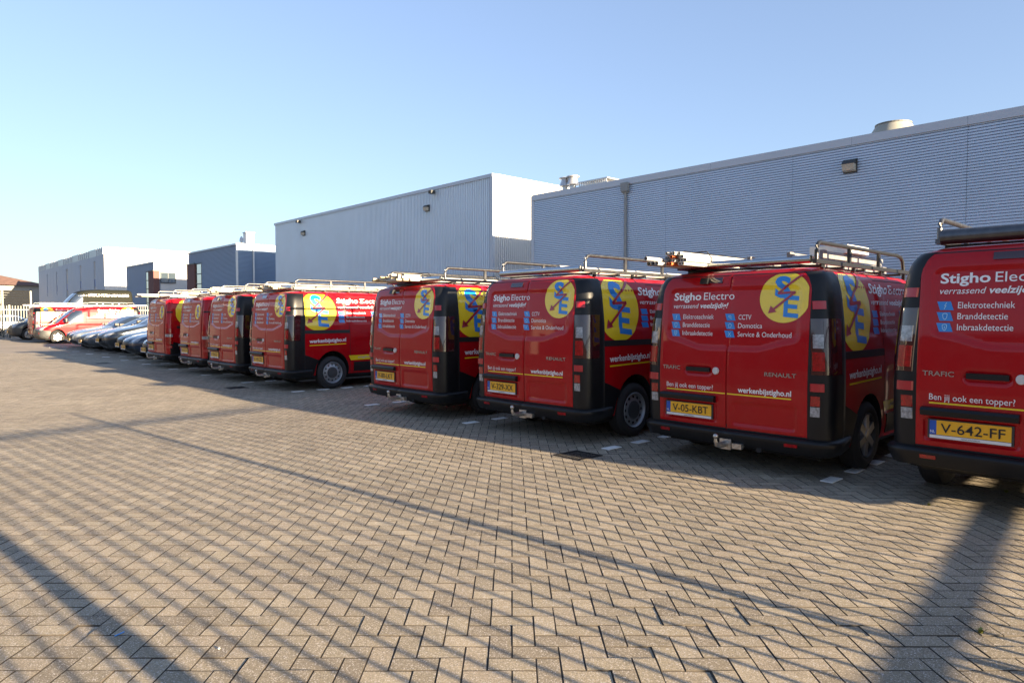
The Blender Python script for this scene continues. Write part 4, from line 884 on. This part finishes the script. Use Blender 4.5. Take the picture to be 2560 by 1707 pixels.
bundle(D_, 'white and cream plastic trunking bundle on the rack of the V-80-LKT van', -.02, -.05, 3.0, 2.03, [13, 12, 9], .020, (PVC, PVC, CREAM), seed=3)
bundle(D_, 'timber battens with uneven ends on the same rack as the cream trunking', -.42, .02, 2.6, 2.03, [6, 5, 3], .017, (TIMBER, TIMBER, CREAM), False, name='batten_bundle', jit=.25, seed=4)
bundle(E_, 'white pipes on the rack of the van showing its whole side', -.1, .10, 3.2, 2.03, [14, 13, 9], .022, (PVC, PVC, CREAM), seed=6)
bundle(F_, 'cream pipes on the rack of the van with black pillars, second left of the gap', -.05, -.12, 3.0, 2.03, [13, 12, 8], .020, (PVC, CREAM, PVC), seed=7)
bundle(G_, 'cream pipes on the rack of the nearer van without black pillars', -.1, -.10, 3.1, 2.03, [12, 10], .021, (PVC, CREAM), seed=8)
bundle(H_, 'white pipes sticking out over the tail of the farther van without black pillars', -.40, -.25, 3.0, 2.03, [7, 6], .026, (PVC, CREAM, PVCG), seed=9)
bundle(I_, 'long white pipes on the rack of the nose-out red van', .1, -.5, 4.6, 2.03, [9, 7], .022, (PVC, CREAM), seed=10)
bundle(J_, 'white pipes on the rack of the farthest red van', .0, -.2, 3.6, 2.03, [7, 6], .022, (PVC, CREAM), seed=11)
bundle(C_, 'single thick white pipe lying on the rack of the V-329-XX van', .30, .3, 3.0, 2.03, [1], .045, (PVC,), False, seed=12)
def tube_case(van, label, x, y0, y1, z, r, mt):
    t = thing('pipe_case', label, 'pipe case', local(van, x, y0, z), van.rotation_euler.z, 'loads on the roof racks'); L = y1 - y0
    m = MB(); m.lathe([(0, r), (L, r)], 'y', (0, 0, r), 20); build(t, 'case', m, mt, 40); m = MB(); m.lathe([(-.02, 0), (-.02, r * .9), (0, r * 1.08), (.05, r * 1.08), (.05, r)], 'y', (0, 0, r), 20); build(t, 'end_cap', m, RACKB, 40)
    for yy in (.5, L - .5): m = MB(); m.lathe([(0, r * 1.02), (0, r * 1.06), (.04, r * 1.06), (.04, r * 1.02)], 'y', (0, yy, r), 20); build(t, 'clamp', m, RACKB)
def ladder(van, label, x, y0, y1, z, wd=.40, n=9):
    t = thing('ladder', label, 'ladder', local(van, x, y0, z), van.rotation_euler.z, 'loads on the roof racks'); L = y1 - y0; AL = mat('aluminium', (.58, .58, .57), .32, .8, var=.12, vscale=15)
    for s in (-1, 1):
        m = MB(); m.box(s * wd / 2 - .014, s * wd / 2 + .014, 0, L, 0, .075); build(t, 'stile', m, AL); m = MB(); m.box(s * wd / 2 - .018, s * wd / 2 + .018, -.03, .06, -.004, .082); build(t, 'stile_foot', m, mat('foot_grey', (.16, .15, .15), .6))
    for k in range(n): m = MB(); y = .2 + (L - .4) * k / (n - 1); m.tube([(-wd / 2, y, .04), (wd / 2, y, .04)], .016, 8); build(t, 'rung', m, AL, 40)
ladder(B_, 'aluminium ladder lying on the right of the black rack', .30, .25, 2.75, 2.03); ladder(B_, 'second aluminium ladder on top of the other ladder', .34, .95, 2.6, 2.115, .34, 7)
t = thing('plastic_crate', 'clear crate of fittings strapped to the black rack', 'crate', local(B_, .36, 1.75, 2.195), ROT_IN); m = MB()
for (x0, x1, y0, y1, z0, z1) in ((-.2, .2, -.3, .3, 0, .01), (-.2, -.19, -.3, .3, .01, .09), (.19, .2, -.3, .3, .01, .09), (-.19, .19, -.3, -.29, .01, .09), (-.19, .19, .29, .3, .01, .09)): m.box(x0, x1, y0, y1, z0, z1)
build(t, 'tub', m, mat('crate_clear', (.62, .60, .55), .3))
for k, (cx, cy, mt) in enumerate(((-.1, -.2, ORG), (.05, -.08, PVC), (-.06, .07, CREAM), (.1, .2, PVC), (-.1, .22, YEL))):
    m = MB(); m.box(cx - .07, cx + .07, cy - .06, cy + .06, .01, .07 + .02 * (k % 3)); build(t, 'carton', m, mt)
for o in A_.children:
    if o.name.startswith('roof_rack'):
        for c in o.children:
            if c.name.startswith('rear_roller'): c.scale = (1, 1.55, 1.55); c.location = (0, -.12, -1.12); c.material_slots[0].link = 'OBJECT'; c.material_slots[0].material = GALV

# ================================================================== CARS AND OTHER VANS
def tab(t, sx, oz=1.0, add=0.0): return [(z * oz, v * sx + add) for z, v in t]
CWt = [(.18, .74), (.28, .84), (.48, .885), (.72, .89), (.88, .865), (.96, .815), (1.10, .745), (1.25, .665), (1.36, .60), (1.41, .53), (1.44, .40), (1.45, .28)]
CRt = [(.18, .20), (.35, .03), (.6, .0), (.88, .03), (.96, .08), (1.10, .28), (1.25, .50), (1.36, .72), (1.41, .90), (1.44, 1.1), (1.45, 1.3)]
CFt = [(.18, 4.10), (.26, 4.26), (.40, 4.36), (.55, 4.36), (.64, 4.30), (.71, 4.15), (.78, 3.90), (.85, 3.52), (.91, 3.18), (.96, 3.00), (1.10, 2.74), (1.25, 2.45), (1.36, 2.18), (1.41, 1.98), (1.44, 1.75), (1.45, 1.55)]
CARK = {}
def car_kind(key, sz, sw, sl, boot=0.0):
    rt = tab(CRt, sl, sz) if not boot else [(z * sz, (v if z < .9 else v + boot * min(1, (z - .88) / .06)) * sl) for z, v in CRt]
    sh = Shell(tab(CWt, sw, sz), rt, tab(CFt, sl, sz), rr=.20, fx=.42, fy=.55, fbow=.12); sh.NS = 44
    zz = [.18, .22, .26, .31, .36, .42, .48, .54, .60, .65, .69, .73, .77, .81, .85, .88, .91, .935, .96, .99, 1.03, 1.08, 1.13, 1.19, 1.25, 1.31, 1.36, 1.385, 1.41, 1.425, 1.44, 1.45]
    mb = sh.mb([z * sz for z in zz]); bvh = BVHTree.FromPolygons([Vector(v) for v in mb.v], mb.f); ax = (.82 * sl, 3.50 * sl); d = {}
    me = cut_arches(mb.mesh('body', RED), [(ax[0], .32), (ax[1], .32)], .355, .26, .89 * sw); finish(me, 30); d['body'] = me; d['ax'] = ax; d['hw'] = .885 * sw
    def dc(k, g, view, mt, off=.005, sk=0.0):
        m = MB()
        for q in (g if isinstance(g, list) else [g]): project(m, q, bvh, view, off, 0, sk)
        d[k] = m.mesh(k, mt, 30)
    Z = sz; W = sw
    dc('windscreen', strip2d(resample([(-.70 * W, .985 * Z), (.70 * W, .985 * Z)], 18), resample([(-.56 * W, 1.35 * Z), (.56 * W, 1.35 * Z)], 18), 8), 'front', GLASS)
    dc('rear_window', strip2d(resample([(-.62 * W, 1.02 * Z), (.62 * W, 1.02 * Z)], 14), resample([(-.54 * W, 1.34 * Z), (.54 * W, 1.34 * Z)], 14), 6), 'rear', GLASS)
    dc('grille', strip2d(resample([(-.30 * W, .44 * Z), (.30 * W, .44 * Z)], 10), resample([(-.36 * W, .62 * Z), (.36 * W, .62 * Z)], 10), 4), 'front', MATS['grille_black'], .006, .01)
    dc('lower_intake', strip2d(resample([(-.60 * W, .24 * Z), (.60 * W, .24 * Z)], 12), resample([(-.55 * W, .36 * Z), (.55 * W, .36 * Z)], 12), 3), 'front', MATS['grille_black'], .006, .01)
    dc('grille_bar', [line2d([(-.33 * W, .60 * Z), (.33 * W, .60 * Z)], .018), line2d([(-.55 * W, .235 * Z), (.55 * W, .235 * Z)], .018)], 'front', CHROME, .012)
    for sg, nm in ((1, 'R'), (-1, 'L')):
        sf = 'right' if sg > 0 else 'left'
        dc('headlight_' + nm, strip2d(resample([(sg * .42 * W, .56 * Z), (sg * .74 * W, .57 * Z)], 8), resample([(sg * .44 * W, .64 * Z), (sg * .76 * W, .68 * Z)], 8), 4), 'front', LENSW, .006, .01)
        dc('side_window_' + nm, strip2d(resample([((.75 + boot) * sl, 1.0 * Z), (2.86 * sl, .985 * Z)], 18), resample([((1.02 + boot * .8) * sl, 1.33 * Z), (2.20 * sl, 1.345 * Z)], 18), 7), sf, GLASS)
        dc('door_seam_' + nm, [line2d([(1.80 * sl, .33), (1.80 * sl, 1.34 * Z)], .012), line2d([(2.90 * sl, .36), (2.86 * sl, .95 * Z)], .010)], sf, DARK, .006)
        m = MB(); m.box(sg * .84 * W, sg * 1.0 * W, 2.66 * sl, 2.80 * sl, .96 * Z, 1.08 * Z); d['door_mirror_' + nm] = m.mesh('door_mirror', BLACKP)
    CARK[key] = d
car_kind('hatch', 1.0, 1.0, 1.0); car_kind('suv', 1.13, 1.04, 1.04); car_kind('saloon', .99, 1.01, 1.06, .38)
PAINT = {'navy': mat('paint_navy', (.012, .026, .055), .3, .2, coat=1.0), 'charcoal': mat('paint_charcoal', (.035, .042, .05), .3, .4, coat=1.0), 'silver': mat('paint_silver', (.20, .23, .26), .32, .4, coat=1.0), 'pale': mat('paint_pale', (.32, .36, .40), .32, .3, coat=1.0), 'grey': mat('paint_grey', (.09, .11, .135), .3, .3, coat=1.0), 'maroon': mat('paint_maroon', (.16, .012, .018), .3, .2, coat=1.0), 'white': mat('paint_white', (.72, .72, .71), .3, coat=.8), 'slate': mat('paint_slate', (.035, .045, .055), .35, .3, coat=.8), 'olive': mat('paint_olive', (.016, .0175, .014), .7, spec=.08)}
def make_car(key, a_left, b, paint, label, txt, out_=True, wheels='spoke', group='cars parked nose out beside the vans'):
    d = CARK[key]; L = 4.36 * {'hatch': 1, 'suv': 1.04, 'saloon': 1.06}[key]; hw = d['hw']
    t = thing('parked_car', label, 'car', P(a_left - hw, b + L) if out_ else P(a_left - hw, b), ROT_OUT if out_ else ROT_IN, group)
    o = obj('body', d['body'], t); o.material_slots[0].link = 'OBJECT'; o.material_slots[0].material = PAINT[paint]
    for k in ('windscreen', 'rear_window', 'lower_intake'): obj(k, d[k], t)
    g = obj('grille', d['grille'], t); obj('grille_bar', d['grille_bar'], g)
    for nm in 'RL':
        for k in ('headlight', 'side_window', 'door_seam', 'door_mirror'): obj(k, d[k + '_' + nm], t)
    for x in (-hw + .115, hw - .115):
        for y in d['ax']: wheel(t, x, y, .95, wheels)
    t.scale = (1.05, 1.03, 1.06)
    pl = plate(t, txt, 0, L + .012, .40 if key != 'suv' else .50, True)
    return t
make_car('hatch', 24.7, 6.35, 'pale', 'pale silver car half hidden behind the farther van without pillars', 'RS-GT-58')
make_car('hatch', 27.1, 6.35, 'navy', 'dark blue rounded car with an oval badge, second car from the vans', '16-TLB-8')
make_car('hatch', 29.4, 6.70, 'slate', 'dark car just left of the dark blue rounded car', 'TK-908-R')
make_car('suv', 31.8, 6.55, 'charcoal', 'tall dark grey car with bright headlights', 'K-812-ZB')
make_car('saloon', 34.1, 6.40, 'grey', 'grey saloon left of the tall dark grey car', 'J-455-PX')
make_car('hatch', 36.7, 6.45, 'silver', 'silver hatchback between the grey saloon and the dark red car', 'XL-774-D')
make_car('saloon', 39.2, 6.80, 'maroon', 'dark red car nearest to the nose-out red van', 'P-290-SK')
make_car('hatch', 61.8, 5.4, 'white', 'white car behind the far fence at the left edge', 'L-118-BR', False, group=None)
def plain_van(loc, rz, label, paint, txt, sc_=(1, 1, 1), text=None):
    v = thing('panel_van', label, 'van', loc, rz); v.scale = sc_
    o = obj('body', body_me, v); o.material_slots[0].link = 'OBJECT'; o.material_slots[0].material = PAINT[paint]
    for n_, k in (('rear_door', 'rear_door_L'), ('rear_door', 'rear_door_R')):
        o = obj(n_, PARTS[k], v); o.material_slots[0].link = 'OBJECT'; o.material_slots[0].material = PAINT[paint]
    for k in ('windscreen', 'front_bumper', 'rear_bumper', 'underbody'): obj(k, PARTS[k], v)
    g = obj('front_grille', PARTS['front_grille'], v); obj('grille_bar', PARTS['grille_bar'], g)
    for nm in 'RL':
        for n_, k in (('headlight', 'headlight_'), ('cab_window', 'cab_window_'), ('front_cladding', 'front_cladding_'), ('door_mirror', 'door_mirror_'), ('sill_panel', 'sill_panel_'), ('tail_light', 'tall_light_')): obj(n_, PARTS[k + nm], v)
    for x in (-.87, .87):
        for y in (REAR_AX, FRONT_AX): wheel(v, x, y, 1.0, 'steel')
    plate(v, txt, 0, 5.01, .48, True)
    if text:
        vs, fs = text_fit(text, 0, 3.05, 1.70, .125, .012); m = MB(); project(m, ([(3.35 - u, z) for u, z in vs], fs), VAN_BVH, 'left', .006); build(v, 'roof_lettering', m, WHT)
    return v
plain_van(P(51.4, 5.9 + 4.99), ROT_OUT, 'dark slate van parked nose out at the far end of the row', 'slate', 'V-908-HB', (1.0, 1.0, 1.08))
plain_van(P(58.2, 8.6 + 4.99 * 1.15), ROT_OUT, 'tall olive grey van with white roof lettering behind the red vans', 'olive', 'V-77-MSM', (1.05, 1.15, 1.70), 'MEESTERSCHOENMAKERS')
#plain_van(P(66, 5.0 + 5.5), ROT_OUT, 'white van beyond the far fence behind the slatted board', 'white', 'V-20-KLM', (1.05, 1.1, 1.3))
# ------------------------------------------------------------------ small things on the paving
def tuft(x, y, s, lab, n=26):
    m = MB(); rg = random.Random(int(x * 100))
    for k in range(n):
        a = rg.uniform(0, 6.28); l = rg.uniform(.4, 1) * s; b = Vector((rg.uniform(-.2, .2) * s, rg.uniform(-.2, .2) * s, 0)); d = Vector((math.cos(a) * .6, math.sin(a) * .6, .8)) * l; wv = Vector((-math.sin(a), math.cos(a), 0)) * .004
        m.add([b - wv, b + wv, b + d * .6 + wv * .8, b + d + Vector((0, 0, -.2 * l)), b + d * .6 - wv * .8], [(0, 1, 2, 3, 4)])
    o = build(None, 'weed_tuft', m, mat('weed_green', (.16, .17, .03), .7)); o.location = (x, y, .0); tag(o, lab, 'weed', 'weeds in the joints')
tuft(2.22, 3.18, .045, 'yellow green weed in a paving joint at the lower right'); tuft(4.2, 5.75, .04, 'small weed in the paving by the cut-off van'); tuft(3.30, 5.35, .03, 'tiny weed in a joint in front of the cut-off van')
m = MB(); m.tube([(0, 0, .006), (.02, .025, .010), (.03, .06, .007)], .005, 6); o = build(None, 'blue_scrap', m, BLU); o.location = (-1.86, 3.14, 0); o.scale = (.7, .7, .5); tag(o, 'scrap of blue plastic in a joint at the lower left', 'litter')
m = MB(); m.lathe([(0, .0), (.002, .010), (.010, .014), (.018, .009), (.020, 0)], 'z', n=9); o = build(None, 'white_pebble', m, PVC, 50); o.location = (-1.32, 3.02, 0); o.scale = (.45, .45, .4); tag(o, 'small white pebble on the paving left of centre', 'pebble')
